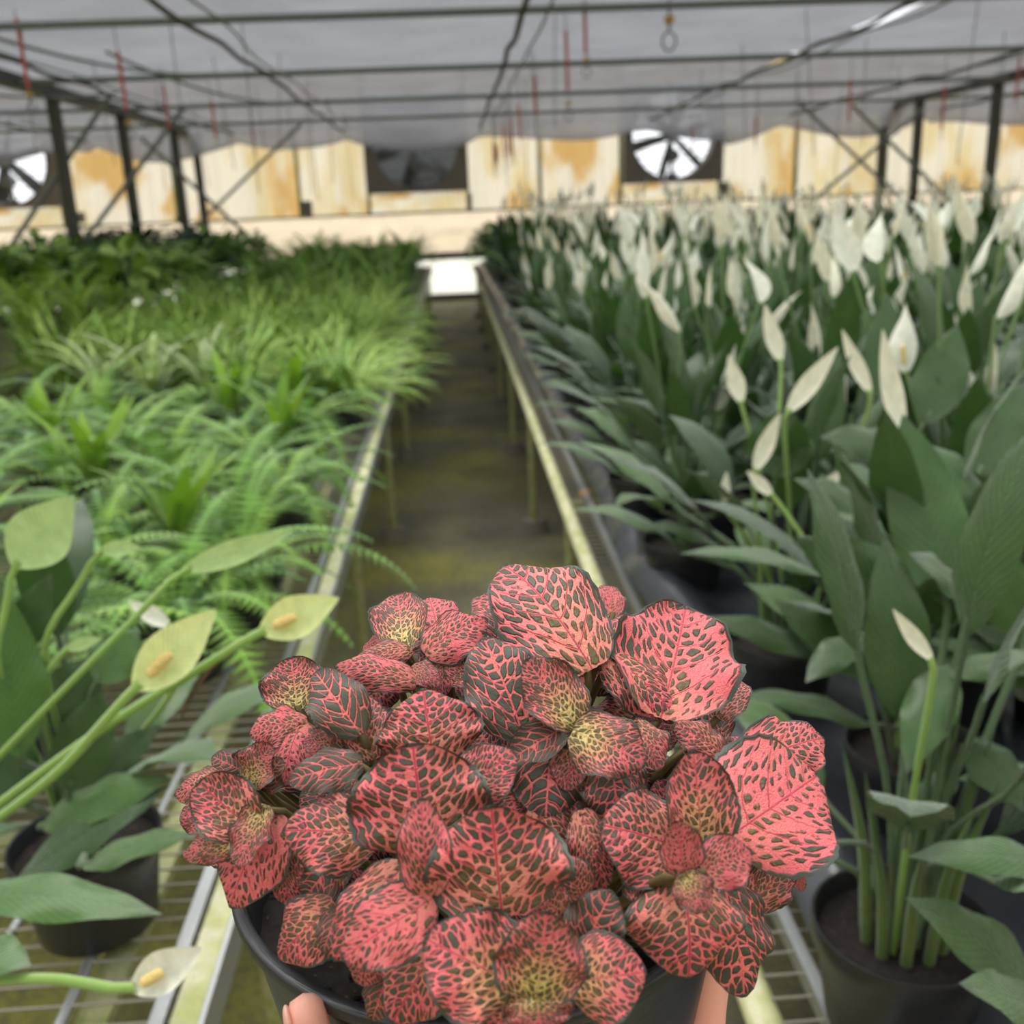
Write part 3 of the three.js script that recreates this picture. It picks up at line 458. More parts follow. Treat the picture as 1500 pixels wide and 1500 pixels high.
// ---------------------------------------------------------------- lily rows
{
  let s = 1000, count = 0;
  const rows = (x0, x1, dx, z0, z1, dz, fn) => { for (let z = z0, j = 0; z > z1; z -= dz, j++) for (let x = x0 + (j % 2 ? dx * 0.4 : 0), i = 0; x < x1; x += dx, i++) fn(x, z, i, j); };
  // only what the lens can see: right boundary grows with distance
  const seen = (x, z) => x < 0.28 + 0.6 * -z && x > -0.2;
  rows(0.47, 2.1, 0.27, -1.42, -3.6, 0.27, (x, z, i, j) => { if (!seen(x, z) || (x < 0.72 && z > -1.7)) return; srand(s); peaceLily(x + rr(-0.03, 0.03), z + rr(-0.03, 0.03), 0, s++, 3 + Math.floor(R() * 3), `cream spathed peace lily, ${ORD[i]} from the edge pipe, ${ORD[j]} row of the front lily block`, 'front rows of peace lilies'); count++; });
  rows(0.8, 2.1, 0.27, -1.05, -1.4, 0.3, (x, z, i, j) => { if (!seen(x, z)) return; srand(s); peaceLily(x, z, 0, s++, 2, `peace lily standing ${ORD[i]} behind the one with the tall slim spathe, ${ORD[j]} file`, 'front rows of peace lilies'); });
  rows(0.48, 2.1, 0.3, -3.75, -6.6, 0.32, (x, z, i, j) => { if (!seen(x, z)) return; srand(s); peaceLily(x + rr(-0.04, 0.04), z + rr(-0.04, 0.04), 1, s++, 3 + Math.floor(R() * 3), `many flowered peace lily, ${ORD[i]} from the edge pipe, ${ORD[j]} row behind the front block`, 'middle rows of peace lilies'); count++; });
  rows(0.5, 2.1, 0.36, -6.8, -10.8, 0.42, (x, z, i, j) => { if (!seen(x, z)) return; srand(s); peaceLily(x + rr(-0.05, 0.05), z + rr(-0.05, 0.05), 2, s++, 2 + Math.floor(R() * 4), 'distant peace lily crowded with white spathes towards the end wall', 'distant rows of peace lilies'); count++; });
  rows(2.75, 4.4, 0.38, -4.6, -10.6, 0.45, (x, z, i, j) => { if (!seen(x, z)) return; srand(s); peaceLily(x + rr(-0.05, 0.05), z + rr(-0.05, 0.05), 2, s++, 2 + Math.floor(R() * 3), 'peace lily with white spathes on the second lily bench', 'peace lilies on the second bench'); count++; });
  rows(5.1, 6.3, 0.42, -8.4, -10.6, 0.5, (x, z, i, j) => { if (!seen(x, z) || [[5.7, -9.5], [5.15, -8.9], [6.1, -10.3]].some(([a, b]) => Math.hypot(x - a, z - b) < 0.35)) return; srand(s); peaceLily(x, z, 2, s++, 4, 'peace lily with white spathes on the third lily bench', 'peace lilies on the third bench'); count++; });
  for (const [x, z, l] of [[0.74, -0.84, 'tight'], [0.98, -0.9, 'loose']]) { peaceLily(x, z, 0, s++, 1, `${l === 'tight' ? 'peace lily wedged beside the thick stemmed one with a single spathe' : 'peace lily second in from the thick stemmed one with a single spathe'}`, 'front rows of peace lilies'); }
  console.log('lilies', count);
}
// ---------------------------------------------------------------- ferns and other foliage
function frond(len, w, arch, npin, col, lift) { // arching frond along +x with paired leaflets
  const at = (v) => { const a = lift - arch * v; return a; }, P = []; let x = 0, y = 0; const n = npin;
  for (let k = 0; k <= n; k++) { const a = at(k / n); P.push([x, y, a]); x += Math.cos(a) * len / n; y += Math.sin(a) * len / n; }
  const pos = [], uv = [], idx = [], colr = [];
  const quad = (a, b, c, d, t) => { const o = pos.length / 3; pos.push(...a, ...b, ...c, ...d); uv.push(0.3, 0, 0.6, 0.4, 0.5, 1, 0.3, 0.6); for (let q = 0; q < 4; q++) colr.push(col[0] * t, col[1] * t, col[2] * t); idx.push(o, o + 1, o + 2, o, o + 2, o + 3); };
  for (let k = 1; k < n; k++) {
    const v = k / n, [px, py, a] = P[k], h = w * Math.pow(Math.sin(Math.PI * Math.min(1, 0.12 + v * 0.86)), 0.7), dx = Math.cos(a) * len / n, dy = Math.sin(a) * len / n, t = 0.8 + 0.4 * hash(k, n, 3);
    for (const s of [1, -1]) { const dz = s * h, sw = 0.25 * h, dr = -0.18 * h; quad([px - dx * 0.42, py - dy * 0.42, 0], [px + dx * 0.1 + Math.cos(a) * sw * 0.3, py + dy * 0.1 + dr * 0.3, dz * 0.55], [px + Math.cos(a) * sw, py + Math.sin(a) * sw + dr, dz], [px + dx * 0.42, py + dy * 0.42, s * h * 0.06], t); if (s < 0) { /* same winding is fine: both sides are drawn */ } }
    quad([px - dx * 0.5, py - dy * 0.5, 0.0016], [px + dx * 0.5, py + dy * 0.5, 0.0016], [px + dx * 0.5, py + dy * 0.5, -0.0016], [px - dx * 0.5, py - dy * 0.5, -0.0016], 1.3);
  }
  const g = new THREE.BufferGeometry(); g.setAttribute('position', new THREE.Float32BufferAttribute(pos, 3)); g.setAttribute('uv', new THREE.Float32BufferAttribute(uv, 2)); g.setAttribute('color', new THREE.Float32BufferAttribute(colr, 3)); g.setIndex(idx); g.computeVertexNormals(); return g;
}
srand(61);
const FRONDS = []; for (let k = 0; k < 10; k++) FRONDS.push(frond(rr(0.24, 0.36), rr(0.028, 0.042), rr(1.0, 2.0), 24, [[0.17, 0.36, 0.045], [0.22, 0.42, 0.05], [0.12, 0.28, 0.04], [0.27, 0.47, 0.06]][k % 4], rr(0.7, 1.35)));
function strap(len, w, lean, droop, col, base = 0) { return sheet({ path: (v, p) => { let a = lean, x = 0, y = 0; for (let k = 0; k < 8 * v; k++) { a = lean + droop * (k / 8) ** 1.3; const s = (len / 8) * Math.min(1, 8 * v - k); x += Math.sin(a) * s; y += Math.cos(a) * s; } p.set(x, y + base, 0); }, facing: (v, n) => { const a = lean + droop * v; n.set(-Math.cos(a), Math.sin(a), 0); }, half: (v) => 0.5 * w * Math.max(0.03, Math.pow(Math.sin(Math.PI * (0.12 + 0.86 * v)), 0.7)), nu: 2, nv: 8, fold: 0.2, ripple: 0.14, freq: 3, color: col }); }
const NEST = []; for (let k = 0; k < 6; k++) NEST.push(strap(rr(0.24, 0.36), rr(0.05, 0.07), rr(0.15, 0.7), rr(0.4, 1.1), [[0.30, 0.50, 0.045], [0.24, 0.44, 0.04], [0.36, 0.56, 0.06]][k % 3]));
const SPIDER = []; for (let k = 0; k < 6; k++) SPIDER.push(strap(rr(0.2, 0.32), rr(0.016, 0.024), rr(0.2, 0.8), rr(0.9, 1.8), k % 2 ? [0.36, 0.5, 0.14] : [0.42, 0.52, 0.26]));
const STRAPG = []; for (let k = 0; k < 6; k++) STRAPG.push(strap(rr(0.16, 0.26), rr(0.03, 0.045), rr(0.1, 0.6), rr(0.4, 1.2), [[0.22, 0.40, 0.012], [0.16, 0.32, 0.012]][k % 2]));
// tufts of fine arching strands, too many to count
function tuft(n, len, r0, cols, seed, thick) { srand(seed); const gs = []; for (let k = 0; k < n; k++) { const c = cols[k % cols.length], t = rr(0.75, 1.25), L = len * rr(0.6, 1.1), lean = rr(0.1, 0.9), dr = rr(0.5, 1.7); const g = sheet({ path: (v, p) => { const a = lean + dr * v * 0.6; p.set(Math.sin(a) * L * v, Math.cos(a) * L * v, 0); }, facing: (v, q) => q.set(-1, 0.6, 0.2), half: (v) => thick * Math.max(0.08, Math.sin(Math.PI * (0.1 + 0.85 * v))), nu: 1, nv: 4, color: [c[0] * t, c[1] * t, c[2] * t] }); g.applyMatrix4(M4().makeRotationY(R() * 6.28)); g.translate(r0 * (R() - 0.5), 0, r0 * (R() - 0.5)); gs.push(g); } return mergeGeometries(gs); }
const TUFTS = [0, 1, 2].map((s) => tuft(150, 0.34, 0.1, [[0.27, 0.42, 0.07], [0.33, 0.48, 0.09], [0.20, 0.36, 0.06]], 70 + s, 0.0042));
const SOFT = [0, 1, 2].map((s) => { srand(170 + s); const gs = []; for (let k = 0; k < 26; k++) { const g = frond(rr(0.26, 0.4), rr(0.03, 0.05), rr(0.8, 1.8), 12, [[0.22, 0.42, 0.06], [0.29, 0.50, 0.07], [0.16, 0.34, 0.06]][k % 3], rr(0.7, 1.45)); g.applyMatrix4(M4().makeRotationY(k * 2.4 + R())); gs.push(g); } return mergeGeometries(gs); });
function bushGeo(seed, n, h, w, leaf, cols) { srand(seed); const gs = []; for (let k = 0; k < n; k++) { const a = R() * 6.28, e = Math.acos(rr(0.05, 1)), r = rr(0.6, 1), c = cols[k % cols.length], t = rr(0.7, 1.3); const p0 = V(Math.cos(a) * Math.sin(e) * w * r, h * (0.25 + 0.75 * Math.cos(e) * r), Math.sin(a) * Math.sin(e) * w * r), d = V(Math.cos(a) * rr(0.3, 1), rr(-0.3, 0.8), Math.sin(a) * rr(0.3, 1)).normalize(), L = leaf * rr(0.7, 1.2); gs.push(sheet({ path: (v, p) => p.copy(p0).addScaledVector(d, L * v).add(V(0, -0.3 * L * v * v, 0)), facing: (v, q) => q.set(-d.x * 0.5 + 0.1, 1, -d.z * 0.5), half: (v) => L * 0.26 * Math.max(0.03, Math.sin(Math.PI * Math.pow(v, 0.8))), nu: 2, nv: 4, fold: 0.2, color: [c[0] * t, c[1] * t, c[2] * t] })); } for (let k = 0; k < 7; k++) { const a = k * 0.9; gs.push(tint(tube([V(0.01 * k - 0.03, 0, 0), V(Math.cos(a) * w * 0.4, h * 0.5, Math.sin(a) * w * 0.4), V(Math.cos(a) * w * 0.7, h * 0.85, Math.sin(a) * w * 0.7)], 0.004, 5, 4), [0.1, 0.15, 0.05])); } return mergeGeometries(gs); }
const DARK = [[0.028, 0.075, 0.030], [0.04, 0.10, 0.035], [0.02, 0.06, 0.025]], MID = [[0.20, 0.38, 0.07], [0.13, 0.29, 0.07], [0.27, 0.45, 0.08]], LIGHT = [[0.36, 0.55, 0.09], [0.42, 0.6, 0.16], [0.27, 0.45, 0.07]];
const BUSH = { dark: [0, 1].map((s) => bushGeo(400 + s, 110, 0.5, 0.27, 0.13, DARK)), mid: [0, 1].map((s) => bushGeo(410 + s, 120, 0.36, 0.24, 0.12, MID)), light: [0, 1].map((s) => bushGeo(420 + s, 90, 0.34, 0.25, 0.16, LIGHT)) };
const far = (x, z, list, d) => list.every(([a, b]) => Math.hypot(x - a, z - b) > d);
const DARK_SPOTS = [[-3.45, -11.6, 1.45], [-2.98, -12.0, 1.35], [-2.72, -11.45, 1.2], [-4.0, -11.9, 1.3], [-4.25, -12.5, 1.4]], STRAP_SPOTS = [[-1.0, -1.9], [-0.62, -2.1], [-0.98, -2.65], [-0.55, -3.05], [-1.3, -3.2], [-0.8, -3.5], [-0.6, -3.7]];
function plantGroup(name, label, cat, x, z, grp, pot = true) { const g = group(name, label, cat, V(x, BY + 0.004, z), grp); if (pot) part('pot', POT.geo, MAT.potBlack, g); return g; }
function clump(name, label, cat, grp, x, z, set, n, sc, mat = MAT.leaf, leafName = 'leaf') { const g = plantGroup(name, label, cat, x, z, grp); part('soil', POT.soil, MAT.soil, g); for (let k = 0; k < n; k++) { const m = part(leafName, set[Math.floor(R() * set.length)], mat, g); m.position.set(0, POT.h - 0.025, 0); m.rotation.y = k * 2.4 + 0.7 * R(); m.scale.setScalar(sc * rr(0.8, 1.15)); } return g; }
function mass(name, label, cat, grp, x, z, geos, sc) { const g = plantGroup(name, label, cat, x, z, grp); const m = part('foliage', geos[Math.floor(R() * geos.length)], MAT.farLeaf, g); m.position.y = POT.h - 0.03; m.rotation.y = R() * 6.28; m.scale.setScalar(sc); return g; }
{
  srand(501);
  // sword ferns in front, beside the aisle
  for (let z = -1.42, j = 0; z > -3.75; z -= 0.29, j++) for (let x = -0.47 - (j % 2) * 0.1, n = 0; x > -2.0; x -= 0.29) { if (x < -0.62 * -z - 0.35) continue; if ((z > -1.5 && x > -0.6) || !far(x, z, STRAP_SPOTS, 0.16)) continue; clump('sword_fern', `bright feathery sword fern, ${ORD[n++]} from the aisle in the ${ORD[j]} row of sword ferns`, 'fern', 'sword ferns by the aisle', x + rr(-0.04, 0.04), z + rr(-0.04, 0.04), FRONDS, 19, rr(1.0, 1.28), MAT.leaf, 'frond'); }
  // strap leaved seedlings mixed among them
  for (const [i, [x, z]] of STRAP_SPOTS.entries()) clump('strap_fern', `glossy strap leaved young fern among sword ferns, ${ORD[i]} going towards the end wall`, 'fern', 'young strap leaved ferns', x, z, STRAPG, 11, 1.2);
  for (const [i, [x, z]] of [[-1.05, -4.2], [-1.22, -4.05], [-1.45, -4.15]].entries()) clump('spider_plant', `pale striped spider plant behind the sword ferns, ${ORD[i]} from the aisle`, 'spider plant', 'pale striped spider plants', x, z, SPIDER, 20, 1.25);
  for (let z = -3.95, j = 0; z > -6.9; z -= 0.34, j++) for (let x = -0.5 - (j % 2) * 0.12, n = 0; x > -1.98; x -= 0.33) { if (z > -4.4 && x < -0.85) continue; const g = mass('grassy_fern', `olive tuft of fine grassy strands, ${ORD[n++]} from the aisle in ${ORD[j]} grassy row`, 'fern', 'grassy tufts on the fern bench', x + rr(-0.05, 0.05), z + rr(-0.05, 0.05), TUFTS, rr(1.1, 1.4)); g.children[1].userData.kind = 'stuff'; }
  for (let z = -7.2, j = 0; z > -14.4; z -= 0.48, j++) for (let x = -0.55 - (j % 2) * 0.15; x > -2.0; x -= 0.42) mass('soft_fern', 'soft green fern far down the bench towards the end wall', 'fern', 'soft ferns far down the bench', x + rr(-0.06, 0.06), z + rr(-0.06, 0.06), SOFT, rr(1.0, 1.25) * (z < -9 ? 1.0 + 0.1 * (-9 - z) : 1));
  // second bench: nest ferns, then bushes
  for (let z = -5.5, j = 0; z > -8.2; z -= 0.42, j++) for (let x = -2.62 - (j % 2) * 0.1, n = 0; x > -4.2; x -= 0.36) { if (x < -0.52 * -z) continue; clump('nest_fern', `yellow green nest fern, ${ORD[n++]} from the bench edge in ${ORD[j]} nest fern row`, 'fern', 'nest ferns on the second bench', x, z, NEST, 16, rr(1.0, 1.2)); }
  for (let z = -8.7; z > -14.4; z -= 0.74) for (let x = -2.7; x > -4.3; x -= 0.52) { if (x < -0.55 * -z || !far(x, z, DARK_SPOTS, 0.42)) continue; mass('leafy_bush', 'mid green leafy pot plant beyond the nest ferns', 'pot plant', 'leafy pot plants beyond the nest ferns', x + rr(-0.06, 0.06), z + rr(-0.06, 0.06), R() < 0.6 ? BUSH.mid : BUSH.light, rr(1.3, 1.7)); }
  for (let z = -9.2; z > -14; z -= 0.74) for (let x = -5.0; x > -6.4; x -= 0.55) { if (x < -0.56 * -z) continue; mass('broad_leaf_bush', 'light green broad leaved pot plant on the outer bench', 'pot plant', 'broad leaved plants on the outer bench', x + rr(-0.06, 0.06), z + rr(-0.06, 0.06), R() < 0.6 ? BUSH.light : BUSH.mid, rr(1.25, 1.6)); }
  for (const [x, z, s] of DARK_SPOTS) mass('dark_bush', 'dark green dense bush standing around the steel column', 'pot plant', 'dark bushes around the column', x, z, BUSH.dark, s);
  // behind the lilies
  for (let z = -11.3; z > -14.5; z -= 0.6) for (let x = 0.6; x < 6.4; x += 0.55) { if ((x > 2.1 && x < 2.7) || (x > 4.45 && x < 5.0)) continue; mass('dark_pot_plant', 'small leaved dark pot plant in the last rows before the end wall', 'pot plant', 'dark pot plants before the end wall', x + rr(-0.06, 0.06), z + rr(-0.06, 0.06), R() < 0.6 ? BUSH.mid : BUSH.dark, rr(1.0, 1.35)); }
  for (const [x, z, s] of [[5.7, -9.5, 1.6], [5.15, -8.9, 1.4], [6.1, -10.3, 1.5]]) mass('tall_pothos', 'tall pale leaved climber standing above the farthest lilies', 'pot plant', 'tall pale leaved climbers', x, z, BUSH.light, s);
  mark(part('dry_runner', tube([V(-0.273, 0.937, -1.194), V(-0.327, 0.904, -1.205), V(-0.374, 0.848, -1.226), V(-0.415, 0.78, -1.29)].map((q) => q), 0.0022, 14, 5), std({ color: C3(112, 84, 54), roughness: 0.9 }), scene), 'thin brown dry runner trailing from the ferns over the mesh', 'stem');
  // fallen leaves
  const fallen = sheet({ path: (v, p) => p.set(-0.03 + 0.06 * v, 0.006 * Math.sin(3 * v), 0), facing: (v, n) => n.set(0, 1, 0), half: (v) => 0.012 * Math.max(0.05, Math.sin(Math.PI * v)), nu: 3, nv: 6, bow: 0.3, color: [0.55, 0.24, 0.03] });
  for (const [x, z, y, l] of [[0.335, -2.72, 0.66, 'fallen orange leaf lying on the mesh beside the plastic liner'], [0.43, -2.2, 0.69, 'yellowed leaf dropped below the lilies on the plastic film']]) { const m = mark(part('fallen_leaf', fallen, MAT.leaf, scene), l, 'leaf'); m.position.set(x, y, z); m.rotation.y = 0.8; }
}

// ---------------------------------------------------------------- the nerve plant held up to the lens
const RIM = V(0, 1.242, -0.300), PR = 0.0856, PH = 0.125;
const fitHalf = (v) => Math.max(0.03, Math.pow(Math.sin(Math.PI * Math.pow(clamp(v * 0.965 + 0.03), 0.86)), 0.62));
function nerveTexture(kind, seed) { // pink net of veins over olive cells; cells follow the side veins
  const P = { A: [0.092, 0.08, 0.25, 0.20, 0, 1], B: [0.24, 0.22, 0.05, 0.17, 0, 0], C: [0.07, 0.07, 0.22, 0.24, 0.9, 0.3], D: [0.08, 0.075, 0.38, 0.21, 0.1, 0.8], N: [0.12, 0.1, 0.14, 0.26, 0, 0.2], Y: [0.085, 0.08, 0.24, 0.22, 0.65, 0.7] }[kind], [ds, dt, thr, lat, yel, core] = P;
  return texture(512, 512, (uu, v, c) => {
    const u = uu * 2 - 1, X = u * fitHalf(v) * 0.44, sx = X < 0 ? 9 : 0, wx = 0.03 * (fbm(uu * 9, v * 9, seed, 3) - 0.5), t = Math.abs(X + 0.012 * Math.sin(v * 9 + seed)) + wx, s = v - 0.5 * t - 1.9 * t * t + 0.045 * (fbm(uu * 6, v * 6, seed + 40, 3) - 0.5);
    const gx = s / ds, gy = t / dt, ix = Math.floor(gx), iy = Math.floor(gy); let f1 = 9, f2 = 9, id = 0;
    for (let a = -1; a <= 1; a++) for (let b = -1; b <= 1; b++) { const cx = ix + a, cy = iy + b, dx = gx - (cx + 0.04 + 0.92 * hash(cx, cy, seed + sx)), dy = gy - (cy + 0.04 + 0.92 * hash(cx, cy, seed + sx + 3)), d = Math.sqrt(dx * dx + dy * dy); if (d < f1) { f2 = f1; f1 = d; id = hash(cx, cy, seed + sx + 6); } else if (d < f2) f2 = d; }
    const big = fbm(uu * 3.2, v * 3.2, seed + 80, 3), fine = vnoise(uu * 150, v * 150, seed + 5), grit = vnoise(uu * 64, v * 64, seed + 15), th = thr * (0.25 + 1.3 * big + 0.45 * id) + 0.1 * (grit - 0.5) * (kind === 'B' || kind === 'N' ? 0.3 : 1);
    let vein = 1 - sstep(th * 0.7, th * 1.2 + 0.05, f2 - f1);
    const taper = 1.15 - 1.5 * t, lw = (kind === 'B' ? 0.016 : 0.011) * taper, ph = (((s + 0.05) / lat) % 1 + 1) % 1, ld = Math.min(ph, 1 - ph) * lat;
    const side = s > -0.02 ? 1 - sstep(lw * 0.6, lw * 1.5, ld) : 0, mid = 1 - sstep(0.008, 0.018, Math.abs(X)), line = Math.max(s > -0.02 ? 1 - sstep(0.0022, 0.0062, ld) : 0, 1 - sstep(0.003, 0.008, Math.abs(X)));
    vein = Math.max(vein, side, mid);
    const tone = fbm(uu * 2.5 + 3, v * 2.5, seed + 11, 3), base = clamp(1.25 - 2.1 * Math.hypot(X * 1.5, v - 0.12)); // young centres are yellower towards the leaf base
    let r = mix(232, 220, tone), g = mix(92, 138, tone * 0.8 + 0.25 * (grit - 0.3)), b = mix(106, 114, tone);
    if (kind === 'D') { r = mix(224, 216, tone); g = mix(92, 122, tone); b = mix(104, 110, tone); }
    if (kind === 'B' || kind === 'N') { r = 232; g = mix(104, 126, tone); b = 108; }
    const y = clamp(yel * base * 1.1 + (kind === 'A' ? 0.6 * base * (0.35 + tone) : kind === 'D' ? 0.3 * base * tone : 0)); r = mix(r, 214, y); g = mix(g, kind === 'A' || kind === 'D' ? 162 : 196, y); b = mix(b, 116, y);
    const red = line * core * (1 - 0.8 * sstep(0.45, 0.95, Math.abs(u))) * 0.85; r = mix(r, 178, red); g = mix(g, 34, red); b = mix(b, 60, red);
    const br = clamp((0.35 + base) * (kind === 'B' || kind === 'N' ? 0.25 : 0.75) * (0.5 + grit)), cr = mix(50, 118, br * 0.8), cg = mix(58, 92, br * 0.8), cb = mix(46, 44, br * 0.8), k = 0.92 + 0.16 * fine;
    r = mix(cr, r, vein); g = mix(cg, g, vein); b = mix(cb, b, vein);
    const e = sstep(0.90, 0.955, Math.abs(u) + 0.05 * (fbm(uu * 22, v * 22, seed + 7, 2) - 0.5)) + sstep(0.955, 0.985, v); const ee = clamp(e); r = mix(r, 58, ee); g = mix(g, 68, ee); b = mix(b, 58, ee);
    c[0] = r * k; c[1] = g * k; c[2] = b * k;
  });
}
const NERVE = [];
['A', 'B', 'C', 'D', 'N', 'Y'].forEach((k, i) => { const list = []; for (let q = 0; q < (k === 'A' ? 3 : k === 'D' ? 2 : 1); q++) { const t = nerveTexture(k, 1000 + i * 100 + q * 37); list.push(phys({ map: t, bumpMap: asData(t), bumpScale: -0.0016, roughness: 0.55, clearcoat: 0.14, clearcoatRoughness: 0.42, side: THREE.DoubleSide })); } NERVE.push(list); });
